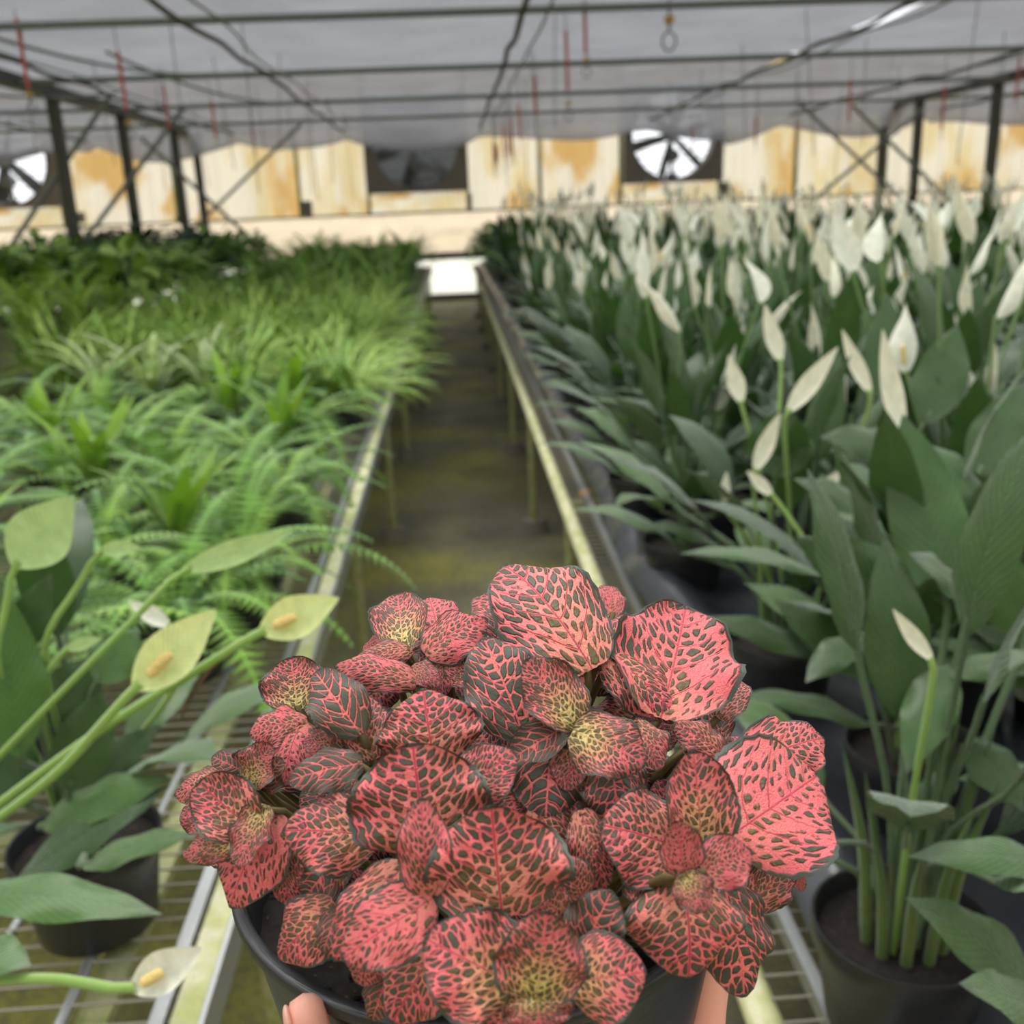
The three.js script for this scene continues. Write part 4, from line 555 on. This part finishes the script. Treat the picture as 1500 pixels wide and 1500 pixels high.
const NERVE_LEAVES = [ // base, tip (mm from the rim centre), facing, width mm, pattern, bow
[34.8,74.5,28.8,11.1,99.7,-8.8,0.03,0.84,0.54,36.3,0,0.2],
[17.9,76.5,10,2.6,84.6,-21.8,-0.11,0.95,0.3,22.1,0,0.1],
[22.1,76.3,16.4,7.2,82.5,14.4,0.23,0.76,0.61,14.3,0,0.2],
[53.3,62.5,39.2,68.6,79.5,0.4,0.18,0.87,0.45,39.8,3,-0.15],
[39.1,76.7,22.1,59.4,62.4,39.8,0.07,0.81,0.58,20.2,0,0.5],
[12.4,67.3,53.6,2.9,90.4,34,0.06,0.66,0.75,23.8,4,0.15],
[27,71.3,55.9,13.6,87,46.1,0.18,0.63,0.76,17.7,2,-0.12],
[24.9,72.2,60.9,43.4,66.5,69.1,-0.03,0.79,0.62,19.8,2,0.15],
[43.6,67.6,48.8,49.1,58.9,60.5,0.05,0.81,0.58,14.6,0,0.3],
[74.4,52.8,24,87.1,58.2,6.7,0.27,0.84,0.46,12,0,0.1],
[50.4,64.9,-32.4,50.2,72.4,-47.3,0.11,0.89,0.44,11.3,3,0.1],
[19.5,66.2,54.4,16.5,52.1,69.8,0.02,0.73,0.68,23.8,1,0.3],
[35.3,64.2,58.3,35.2,50.1,73.3,0.06,0.73,0.68,20.8,4,0.35],
[22.6,69.4,54.1,7.6,65.8,62.9,0.15,0.8,0.58,12.5,1,-0.3],
[24.9,66.3,56.4,22.7,58.9,67.4,0.06,0.82,0.57,11.5,0,0.1],
[-21.6,78.6,14.2,-24.1,85.4,-11,-0.11,0.96,0.27,19.2,2,-0.2],
[-10.8,74.9,0.7,-14.9,80.8,-23.5,-0.1,0.96,0.25,20.8,3,0.4],
[-15.2,77.9,18.4,4,86.9,10.9,-0.13,0.79,0.6,18.9,3,0.3],
[-18.9,79.6,17.8,-37.1,78.4,21.8,0.06,0.83,0.55,11,0,0.4],
[-17.2,74.4,30.5,-42.1,79.6,24.3,0.01,0.79,0.62,13.6,3,0.5],
[-9.1,76.4,16.1,-11.8,66.8,26.8,-0.07,0.75,0.66,10.8,0,0.3],
[-27.8,74.5,6.5,-35.8,75.1,3.2,-0.16,0.84,0.53,10.6,3,0.2],
[-19.7,76.7,23.5,-11,74.8,32.8,-0.25,0.88,0.41,9.3,0,0.3],
[-52.7,68,30.7,-55.3,79.2,18.5,-0.12,0.72,0.68,20.1,2,-0.2],
[-54.8,66.3,24.6,-65.3,71.8,10,-0.23,0.84,0.49,12,3,0.1],
[-32.1,71.3,53.5,-45.7,85.2,39.2,-0.02,0.71,0.71,16.4,1,0.15],
[-31,68.8,64.3,-50.6,67.2,67,0.02,0.77,0.64,12.2,1,0.2],
[-49.2,67.4,37.4,-66.2,66,38.5,-0.03,0.79,0.61,14.8,3,0.4],
[-50.8,67.7,37,-55.6,56.4,51.2,-0.13,0.8,0.59,17.1,3,0.4],
[-40.1,65.1,47.6,-49,67.7,48.7,0.3,0.71,0.64,9.5,0,0.2],
[-70.8,55,45.8,-87.6,51.6,45.3,-0.17,0.75,0.64,11.9,2,0.3],
[-63.5,58.4,54.2,-56.3,69.5,52.3,-0.44,0.42,0.79,13.4,2,-0.2],
[-60.6,53.7,68.6,-75.2,63.7,60.1,0,0.65,0.76,17.9,0,-0.25],
[-75.5,47.3,54.5,-83,51.7,52.6,0.15,0.59,0.79,10.3,0,0.1],
[-63.4,52.4,71.2,-79.7,49.8,71.3,-0.11,0.74,0.67,10,2,0.4],
[-57.3,59.2,65.5,-63.3,48,76.4,-0.14,0.73,0.67,11,2,-0.2],
[-54.4,54.5,62.5,-68.4,35.3,75.2,-0.21,0.64,0.74,21.6,3,0.35],
[-53.7,46.4,65,-52.4,32,73.2,-0.12,0.48,0.87,11.4,0,0.3],
[-59.9,56.3,54.8,-54.7,65.8,54,-0.48,0.33,0.81,9.4,1,0.1],
[-68.7,56.1,42.2,-76.9,60.1,40,0.12,0.66,0.74,8.8,1,0.2],
[-12.1,65,62.4,-14.6,83.2,51.6,-0.01,0.51,0.86,31.5,0,0.35],
[-29.2,63.3,53.3,-33.2,76.8,40.3,-0.06,0.69,0.73,15.6,0,0.2],
[-14.4,55.1,84.5,-16.8,78.9,72.9,-0.02,0.44,0.9,35.7,0,-0.15],
[-13.7,53.1,99.1,-14.6,74.3,91.3,-0.03,0.34,0.94,13.5,3,0.1],
[-27.6,54.2,76.1,-51.7,57.8,74.8,0.07,0.72,0.69,23.1,0,0.3],
[-37,46,70.5,-48.7,35.5,74.3,-0.28,0.59,0.76,15.1,1,0.1],
[-5.4,60.9,70.5,8.4,71.9,68.3,-0.33,0.56,0.76,17,0,0.15],
[3.2,46.6,100,1.9,71.5,90.9,0.01,0.34,0.94,34.7,0,-0.1],
[-12.9,52.6,99.6,-34.7,43.2,106.5,-0.08,0.7,0.71,18.8,3,0.2],
[-20.4,51.5,84.4,-39.1,33.7,95.8,-0.15,0.64,0.75,18.8,0,0.45],
[-38.9,38.1,80.8,-55.7,25,83.7,-0.31,0.57,0.76,19.4,0,0.35],
[-37.3,40.6,84.7,-41.4,33.3,92.2,-0.08,0.74,0.67,7.4,1,0.1],
[-26.4,34.7,89.7,-34.9,24,93.1,-0.28,0.48,0.83,14.5,0,0.3],
[-10.8,40.1,96.3,-24.7,23.2,106.4,-0.14,0.59,0.8,22,0,0.3],
[-26.1,24.4,91.2,-30.9,12.9,94.7,-0.23,0.37,0.9,9.4,1,0.2],
[5.5,36.5,111.4,-14.1,49.8,109.9,0.3,0.53,0.8,25.9,5,0.1],
[9.7,38.3,117.2,12.9,58.6,113.4,-0.1,0.2,0.98,21.4,2,-0.15],
[17.6,34.2,108.9,35.6,37.4,111.1,-0.21,0.67,0.72,21.9,5,0.25],
[21.9,35.2,100.5,29.3,49.5,98.4,-0.26,0.27,0.93,15.2,1,0.1],
[18.2,40.2,95.2,11.8,50.2,95.4,0.42,0.25,0.87,12.2,0,0.2],
[23.4,40.1,89,19.4,52.6,87.7,0.25,0.18,0.95,12.4,0,0.2],
[9.8,37.4,115.3,10.1,32,121.5,-0,0.75,0.66,17.3,2,0.3],
[4.8,35.6,110.7,-0.4,27.6,117.7,-0.02,0.67,0.75,16.9,5,0.3],
[74.3,50,48.2,106.7,48.5,31.4,0.32,0.76,0.56,23.1,3,0.3],
[64.4,46.2,75,98.6,50.7,52.6,0.28,0.76,0.58,40.2,3,0.12],
[54.6,49.9,83.4,54.4,71.9,73.3,0.09,0.42,0.9,20.1,5,-0.25],
[48.6,48.3,80.4,30.5,57.7,82,0.37,0.61,0.7,26.8,0,0.2],
[25.4,55.4,71.9,29.8,40.1,85.3,0.06,0.67,0.74,13.3,0,0.3],
[47.4,53.3,98.1,45,66.7,95.6,0.19,0.21,0.96,11.3,3,-0.1],
[52.2,52,96.4,64,57,95.5,-0.21,0.63,0.75,13.8,3,0.1],
[46.3,54.8,100,50.3,49.3,106.8,0.02,0.78,0.63,10.4,2,0.1],
[48.5,46.4,90.6,48,26.9,103.5,0.07,0.55,0.83,33.7,0,0.4],
[62.2,34.6,77.4,65.9,7.7,90.6,0.15,0.45,0.88,22.9,4,0.3],
[85.5,22.8,58.9,100.6,22.8,51.1,0.32,0.72,0.61,9,0,0.1],
[88.8,20.4,55.4,92.9,12.8,57,0.4,0.39,0.83,5.6,3,0.1],
[69.4,54.8,51.1,55.8,66.7,50,0.43,0.55,0.71,13.3,0,0.3],
[14,53.9,66.4,22.3,38,75.4,0.14,0.54,0.83,16.9,0,0.2],
[-1.4,52.6,65.8,12,50.4,67.4,0.04,0.73,0.68,14,0,0.1],
[37.9,45,83.1,41.9,37.8,91.1,0.04,0.75,0.66,11.9,0,0.2],
[58.6,54.7,45.1,72.5,55.8,40.4,0.16,0.76,0.63,15.3,0,0.2],
[-2.7,40.4,91.2,-10.5,28,100.9,-0.07,0.64,0.77,17.2,0,0.2],
[30.9,42.6,70.4,22,53,64.7,0.18,0.59,0.79,11.9,4,0.2],
[38.9,66.3,17.2,55.2,75.5,-10.8,0.2,0.89,0.41,18.5,0,0.1],
[0.5,70,24.2,-7.9,76.5,16.3,0.02,0.78,0.62,13.5,0,0.1],
[-44.8,50.6,54.5,-53.1,37.3,61.1,-0.26,0.56,0.79,12.4,0,0.2],
[-27.5,34.7,78.8,-42.4,40.9,73.6,0.02,0.67,0.75,13.5,0,0.2],
[73.1,17.8,68.3,88.1,28.4,58.5,0.05,0.64,0.77,14.4,0,0.2],
[-49.9,62.4,20.5,-40.9,54.6,29.7,-0.07,0.73,0.69,13.6,4,0.1],
[29.6,67.8,23.6,22,77.6,12.3,0.08,0.78,0.62,13.6,0,0.1],
[6.9,57.5,50.9,-0.7,65.8,44.3,0.09,0.67,0.74,14.5,4,0.1],
[-13.2,65.2,-16.2,-34.7,65.6,-21,-0.09,0.86,0.5,19.2,4,0.3],
[19.8,65.8,-31.4,-6,62.9,-26.7,-0.01,0.88,0.47,19.8,1,0.3],
[16,66.3,-33.8,21.5,51.8,-15.2,0.08,0.8,0.6,18.6,1,0.3],
[41.2,62.7,-7.3,23.4,71.8,-18.8,0.09,0.85,0.52,17.5,4,0.3],
[-28.9,64.2,-10.8,-34.2,50.7,2.5,-0.18,0.72,0.67,18.4,0,0.3],
[-7.6,58.4,2,-25.6,65,-7.2,0.01,0.82,0.57,17.5,4,0.3],
[-13.1,66.3,-6.4,6,55.7,5.6,0.07,0.8,0.6,18.2,0,0.3],
[17.9,56.6,14.4,-0.5,67.2,3.9,0.1,0.78,0.61,17.7,1,0.3],
[18,60.9,-4.3,32.1,48.8,6.2,0.18,0.76,0.63,19.3,4,0.3],
[51,59.1,-7.1,30,55.1,0,0.04,0.82,0.57,17.6,4,0.3],
[70.6,49.7,-5.5,51.3,52,-3.2,0.16,0.82,0.55,17.6,0,0.3],
[85.9,45,-44.4,79,32.1,-21.3,0.2,0.83,0.52,22.8,4,0.3],
[-46.9,56.8,3.8,-58,42.5,13.8,-0.28,0.69,0.67,19.1,1,0.3],
[-44.7,45.6,15.3,-37.5,61.7,2.1,-0.22,0.68,0.7,16.2,4,0.3],
[-38.2,53.7,23.6,-18,57.5,23.1,-0.13,0.79,0.6,15.2,1,0.3],
[-16.7,56.3,15.7,-0.3,50.7,21.2,0.05,0.78,0.63,17.7,1,0.3],
[-1.4,48,23.8,5,61.3,13.1,-0.1,0.65,0.75,15.2,1,0.3],
[10.3,50.2,37.5,16.2,66.1,24.6,-0.04,0.64,0.77,16.5,0,0.3],
[39.7,51.4,30.8,20.8,59.1,25.9,0.14,0.76,0.63,18.5,4,0.3],
[52.5,52.1,21.3,30,52.9,23.1,0.08,0.79,0.61,17.9,0,0.3],
[46.4,49.1,30.5,63.4,55,22.4,0.05,0.75,0.66,16.3,0,0.3],
[72.8,37.3,15.2,81.1,50.1,0,0.14,0.72,0.68,16.4,4,0.3],
[-64.7,43.1,26.7,-46.7,50.3,25.2,-0.25,0.74,0.62,15.4,1,0.3],
[-50.4,47.6,7.1,-38.3,34.8,18.6,-0.03,0.65,0.76,16.6,1,0.3],
[-29.1,44.1,32.8,-39.2,54.9,23.3,-0,0.66,0.75,14.8,1,0.3],
[-9.4,47.2,21.9,-25.6,39.6,25.8,-0.19,0.74,0.65,15.5,0,0.3],
[3.8,41.7,36.2,-9.7,51.5,28.9,0.11,0.69,0.72,17.5,4,0.3],
[19.1,47.8,40.8,0.7,49.3,39.6,0.02,0.76,0.65,16.7,4,0.3],
[29.2,40.5,36.9,21.3,52.8,28.6,0.18,0.62,0.76,14.6,0,0.3],
[29.6,43.6,33.5,46.9,47.4,29.5,-0.01,0.75,0.66,17.4,1,0.3],
[39.2,45,38.6,56.2,48.7,33.9,0.02,0.75,0.67,17,4,0.3],
[82.1,30.7,19,59.7,36.4,19.5,0.21,0.76,0.62,15.8,4,0.3],
[97.6,24.3,12,79.5,36.1,9.2,0.35,0.69,0.64,18.3,0,0.3],
[-87,22.8,22.8,-77.5,36.9,16.3,-0.36,0.59,0.72,18.4,4,0.3],
[-73,38.9,16.3,-69.2,24,27.4,-0.17,0.56,0.81,18.1,1,0.3],
[-41.7,41.8,35.8,-57.1,32.6,38.9,-0.27,0.68,0.68,17.4,4,0.3],
[-45.7,37.2,41.3,-30.5,46.5,37.5,-0.25,0.69,0.68,16.2,4,0.3],
[-17.2,38.7,35.9,-36.1,39.9,33.1,-0.05,0.75,0.66,17.6,1,0.3],
[-19.1,41.2,32.6,-4.6,32.8,38.7,0.09,0.68,0.73,15.1,4,0.3],
[2.7,47.7,36.3,3,33.1,45.3,-0,0.53,0.85,17.9,0,0.3],
[15.7,36.1,56.2,12.6,51,47.1,0.07,0.53,0.84,13.8,0,0.3],
[29.1,46,37.8,21.1,33.9,45.5,-0.07,0.57,0.82,14.7,1,0.3],
[43.7,26.9,47.9,43.1,43.3,38.2,0.13,0.51,0.85,17.4,1,0.3],
[54.6,29,51.4,53.3,44.6,42.1,0.15,0.52,0.84,16,0,0.3],
[76.3,32.5,30,61.7,24.3,37.8,0.02,0.66,0.75,18.6,1,0.3],
[93.9,26.6,22.5,81.6,14.8,33.5,0.08,0.63,0.77,17.4,0,0.3],
[-90.9,19.5,21.1,-67.2,20.5,27.2,-0.2,0.73,0.65,17,4,0.3],
[-65.3,23.8,43.3,-48,30.3,43,-0.25,0.7,0.67,17.2,1,0.3],
[-54.5,25.8,46.5,-39.1,33.9,44.4,-0.26,0.67,0.69,16.2,4,0.3],
[-33.8,36.2,38.6,-35.2,18.6,48,-0.16,0.48,0.86,16.5,4,0.3],
[-21.2,23.1,53.1,-14.9,35.8,46.8,-0.2,0.51,0.84,14.3,4,0.3],
[3.2,24.1,53,-11,34.3,47,0.12,0.62,0.77,16.9,4,0.3],
[15.9,35,56.5,-3.7,37.9,54.5,0.04,0.72,0.69,16.2,0,0.3],
[9.8,24.4,54.3,26.9,32.4,49.9,-0.11,0.65,0.75,13.9,1,0.3],
[33.5,41.1,49.7,28.8,24.2,59.2,0,0.49,0.87,17.4,0,0.3],
[51.4,31.2,37.4,49.7,13.9,46.9,0.12,0.47,0.88,15.6,4,0.3],
[60.2,27.3,37.7,67.9,11.7,44.8,0.29,0.51,0.81,14.7,1,0.3],
[69.6,15.8,55.1,76.7,31,45.5,0.06,0.51,0.86,15.8,0,0.3],
[83,12.7,37,104.3,10.3,30.5,0.28,0.71,0.64,18.1,1,0.3],
[-45.3,15.9,58.2,-57,28.1,50.1,0,0.55,0.83,14.6,0,0.3],
[-37.4,26.7,51,-38.4,12.2,57.9,-0.16,0.43,0.89,15.9,0,0.3],
[-30.4,32.7,57.7,-26.5,19.7,64.5,-0.02,0.46,0.89,15.5,0,0.3],
[-1.7,20.9,61,-18.6,28.1,56.5,0.08,0.65,0.76,16.4,0,0.3],
[2.1,18.3,71.4,2.8,34.6,63.6,-0.02,0.43,0.9,15.9,1,0.3],
[15.4,26.2,49.3,4.2,10.5,56.7,-0.14,0.5,0.86,15.8,4,0.3],
[15.6,22.4,58.8,30.4,17.1,61,0.13,0.67,0.74,14,0,0.3],
[45.8,11.9,62.6,58.8,24.6,55.2,-0.06,0.54,0.84,15,1,0.3],
[64.1,9.1,62.8,65,26.7,54.5,0.13,0.42,0.9,16.7,0,0.3],
[89,12.8,41.5,72.4,1.7,50.4,0.02,0.61,0.8,18.5,1,0.3],
[-28.1,19.6,52.8,-35.7,3.4,59.2,-0.25,0.45,0.86,14.8,0,0.3],
[-27.5,13.8,61.2,-8.4,12.8,63.1,-0.04,0.67,0.74,14.8,1,0.3],
[-10.5,20.6,64.2,1.5,10.4,69.2,0.13,0.55,0.82,15.2,0,0.3],
[5.9,25.9,69.3,12.5,11,75.7,0.13,0.44,0.89,15.4,1,0.3],
[19.4,24.2,66.3,20.4,8.1,73.2,0.06,0.39,0.92,15.6,0,0.3],
[59.4,1.2,67.6,52.1,17.2,62.1,0.27,0.42,0.87,17.1,4,0.3],
[81.8,-5.6,54.9,63.6,2.5,55.5,0.3,0.62,0.72,17.6,0,0.3],
[-10.3,6,77.7,-21.2,16.7,72.8,0.12,0.51,0.85,16,4,0.3],
[1.4,-5.6,71.7,-5,12,64.8,0.08,0.39,0.92,16,4,0.3],
[15.5,0.8,76,0.5,12.7,71.4,0.17,0.54,0.82,14.3,0,0.3],
[13.5,-1.8,71.3,28.4,5.1,68.5,-0.12,0.59,0.8,15.9,0,0.3]
];
{
  const g = group('nerve_plant', 'pink veined nerve plant with dark leaf margins held up in a black pot', 'pot plant', V(RIM.x, RIM.y - PH, RIM.z));
  const pp = [[0.001, 0.005], [PR * 0.7, 0.005], [PR * 0.72, 0], [PR * 0.74, 0.004], [PR * 0.925, PH - 0.024], [PR * 0.935, PH - 0.007], [PR * 0.985, PH - 0.0055], [PR * 1.0, PH - 0.004], [PR * 1.0, PH - 0.0012], [PR * 0.992, PH], [PR * 0.955, PH], [PR * 0.945, PH - 0.003], [PR * 0.915, PH - 0.024], [PR * 0.9, PH - 0.03]].map(([x, y]) => new THREE.Vector2(x, y));
  part('pot', new THREE.LatheGeometry(pp, 96), MAT.potBlack, g);
  { const s = new THREE.CircleGeometry(PR * 0.915, 64).rotateX(-Math.PI / 2); const rg = new THREE.RingGeometry(0.001, PR * 0.917, 64, 24).rotateX(-Math.PI / 2), p = rg.attributes.position; for (let i = 0; i < p.count; i++) p.setY(i, PH - 0.024 + 0.006 * (fbm(p.getX(i) * 160, p.getZ(i) * 160, 8, 3) - 0.5)); rg.computeVertexNormals(); s.dispose(); part('soil', rg, MAT.soil, g); }
  srand(77); const o = V(0, PH, 0);
  const crumbs = []; for (let k = 0; k < 160; k++) { const a = R() * 6.28, r = PR * 0.9 * Math.sqrt(R()); crumbs.push(new THREE.IcosahedronGeometry(rr(0.0006, 0.0018), 0).scale(1, 0.7, rr(0.6, 1.6)).translate(Math.cos(a) * r, PH - 0.0225, Math.sin(a) * r)); } const cm = part('soil_crumbs', mergeGeometries(crumbs), MAT.soil, g); cm.userData.kind = 'stuff';
  const stemMat = std({ color: C3(96, 84, 48), roughness: 0.7 });
  NERVE_LEAVES.forEach((r, i) => {
    const b = mm(r, 0).add(o), t = mm(r, 3).add(o), n = V(r[6], r[7], r[8]), w = r[9] / 1000, bow = r[11], a = t.clone().sub(b), L = a.length(), list = NERVE[r[10]], mat = list[i % list.length];
    const arch = rr(0.06, 0.16) + Math.max(0, bow) * 0.22, rip = rr(0.14, 0.3), tipDrop = bow > 0 ? rr(0.05, 0.16) : -0.05;
    const geo = sheet({ path: (v, p) => p.copy(b).addScaledVector(a, v).addScaledVector(n, L * (arch * 4 * v * (1 - v) * 0.5 - tipDrop * v * v * v)), facing: (v, q) => q.copy(n), half: (v) => 0.5 * w * 1.06 * fitHalf(v) * (1 + 0.02 * Math.sin(v * 60 + i)), nu: 16, nv: 22, bow: bow * 1.15, fold: bow < 0 ? 0.05 : 0.12, ripple: rip, freq: rr(1.2, 2.6), phase: i * 1.9 });
    // quilted between the veins
    const p = geo.attributes.position, uv = geo.attributes.uv; for (let k = 0; k < p.count; k++) { const u = uv.getX(k) * 2 - 1, v = uv.getY(k), q = 0.018 * w * Math.cos((v - 0.4 * Math.abs(u)) * 36) * (1 - Math.abs(u)) * Math.min(1, Math.abs(u) * 4); p.setXYZ(k, p.getX(k) + n.x * q, p.getY(k) + n.y * q, p.getZ(k) + n.z * q); } geo.computeVertexNormals();
    const lf = part('leaf', geo, mat, g);
    const root = V(b.x * 0.55, Math.max(PH - 0.02, b.y * 0.55 + PH * 0.2), b.z * 0.55); part('petiole', tube([root, root.clone().lerp(b, 0.6).add(V(0, 0.004, 0)), b, b.clone().addScaledVector(a, 0.06)], 0.0013, 8, 5), stemMat, lf);
  });
  for (let k = 0; k < 16; k++) { const a = k * 0.77, r0 = rr(0.01, 0.05), r1 = r0 + 0.02; part('stem', tube([V(Math.cos(a) * r0, PH - 0.026, Math.sin(a) * r0), V(Math.cos(a) * r1, PH + 0.02, Math.sin(a) * r1), V(Math.cos(a) * r1 * 1.1, PH + 0.055, Math.sin(a) * r1 * 1.1)], 0.0019, 8, 6), stemMat, g); }
}
// ---------------------------------------------------------------- the hand that holds it
{
  const c = V(RIM.x, RIM.y - PH, RIM.z); // pot base centre
  const J = (x, y, z) => V(c.x + x, c.y + y, c.z + z);
  const bones = []; const bone = (a, b, ra, rb) => bones.push([a, b, ra, rb]); const chain = (pts, rs) => { for (let i = 0; i < pts.length - 1; i++) bone(pts[i], pts[i + 1], rs[i], rs[i + 1]); };
  const wrist = J(0.035, -0.06, 0.12);
  chain([J(0.085, -0.16, 0.26), J(0.062, -0.115, 0.19), wrist], [0.04, 0.036, 0.028]);
  for (const [x, z] of [[-0.03, 0.045], [-0.042, 0.02], [-0.042, -0.008], [-0.034, -0.034]]) bone(wrist, J(x, -0.021, z), 0.024, 0.0125); // palm
  bone(wrist, J(0.03, -0.024, 0.03), 0.026, 0.016);
  const tips = [];
  // four fingers curl round the base, the first one up to the rim
  const F = [[[-0.03, -0.021, 0.045], [-0.047, 0.012, 0.070], [-0.0495, 0.075, 0.0695], [-0.0515, 0.122, 0.0725], 1], [[-0.042, -0.021, 0.02], [-0.068, -0.008, 0.034], [-0.074, 0.018, 0.036], [-0.077, 0.036, 0.036], 1], [[-0.042, -0.021, -0.008], [-0.072, -0.008, -0.002], [-0.079, 0.015, -0.004], [-0.0815, 0.034, -0.005], 1], [[-0.034, -0.021, -0.034], [-0.06, -0.01, -0.038], [-0.071, 0.008, -0.04], [-0.074, 0.024, -0.041], 0.86]];
  for (const [a, b, d, e, s] of F) { const k = [a, b, d, e].map((t) => J(...t)); chain(k, [0.0125 * s, 0.0105 * s, 0.0082 * s, 0.0056 * s]); tips.push([k[2], k[3]]); }
  // thumb on the other side
  chain([J(0.042, -0.03, 0.066), J(0.0655, 0.0, 0.026), J(0.0715, 0.04, 0.016), J(0.0775, 0.084, 0.013)], [0.019, 0.0115, 0.0088, 0.0072]);
  const lo = V(c.x - 0.13, c.y - 0.19, c.z - 0.08), size = 0.36, N = 112, mc = new MarchingCubes(N, MAT.skin, false, false, 400000);
  const ab = V(0, 0, 0), ap = V(0, 0, 0), q = V(0, 0, 0);
  const pre = bones.map(([a, b, ra, rb]) => ({ a, d: b.clone().sub(a), l2: b.distanceToSquared(a), ra, rb }));
  mc.reset(); mc.isolation = 0;
  for (let k = 0; k < N; k++) for (let j = 0; j < N; j++) for (let i = 0; i < N; i++) {
    q.set(lo.x + (i / N) * size, lo.y + (j / N) * size, lo.z + (k / N) * size); let acc = 0;
    for (const e of pre) { ap.subVectors(q, e.a); const t = clamp(ap.dot(e.d) / e.l2); ab.copy(e.d).multiplyScalar(t).sub(ap); const d = ab.length() - mix(e.ra, e.rb, t); if (d < 0.03) acc += Math.exp(-d / 0.0032); }
    mc.field[k * N * N + j * N + i] = acc > 0 ? clamp(0.0032 * Math.log(acc), -0.05, 0.05) : -0.05;
  }
  mc.update();
  const cnt = mc.count, pos = new Float32Array(cnt * 3), nor = new Float32Array(cnt * 3);
  for (let i = 0; i < cnt; i++) { for (let a = 0; a < 3; a++) nor[i * 3 + a] = mc.normalArray[i * 3 + a]; pos[i * 3] = lo.x + (mc.positionArray[i * 3] + 1) * 0.5 * size; pos[i * 3 + 1] = lo.y + (mc.positionArray[i * 3 + 1] + 1) * 0.5 * size; pos[i * 3 + 2] = lo.z + (mc.positionArray[i * 3 + 2] + 1) * 0.5 * size; }
  const g = new THREE.BufferGeometry(); g.setAttribute('position', new THREE.BufferAttribute(pos, 3)); g.setAttribute('normal', new THREE.BufferAttribute(nor, 3));
  console.log('hand', cnt);
  const person = mark(part('person', g, MAT.skin, scene), 'bare hand and forearm of a person gripping the black pot from below', 'person');
  tips.slice(0, 1).forEach(([a, b]) => { const d = b.clone().sub(a).normalize(), out = V(-0.96, 0, 0.28), n = new THREE.SphereGeometry(1, 12, 8).scale(0.0014, 0.0052, 0.0038); const m = new THREE.Matrix4().makeBasis(out, d, new THREE.Vector3().crossVectors(out, d)); n.applyMatrix4(m); n.translate(b.x + out.x * 0.0050, b.y - 0.001, b.z + out.z * 0.0050); part('nail', n, MAT.nail, person); });
}
renderer.render(scene, camera);
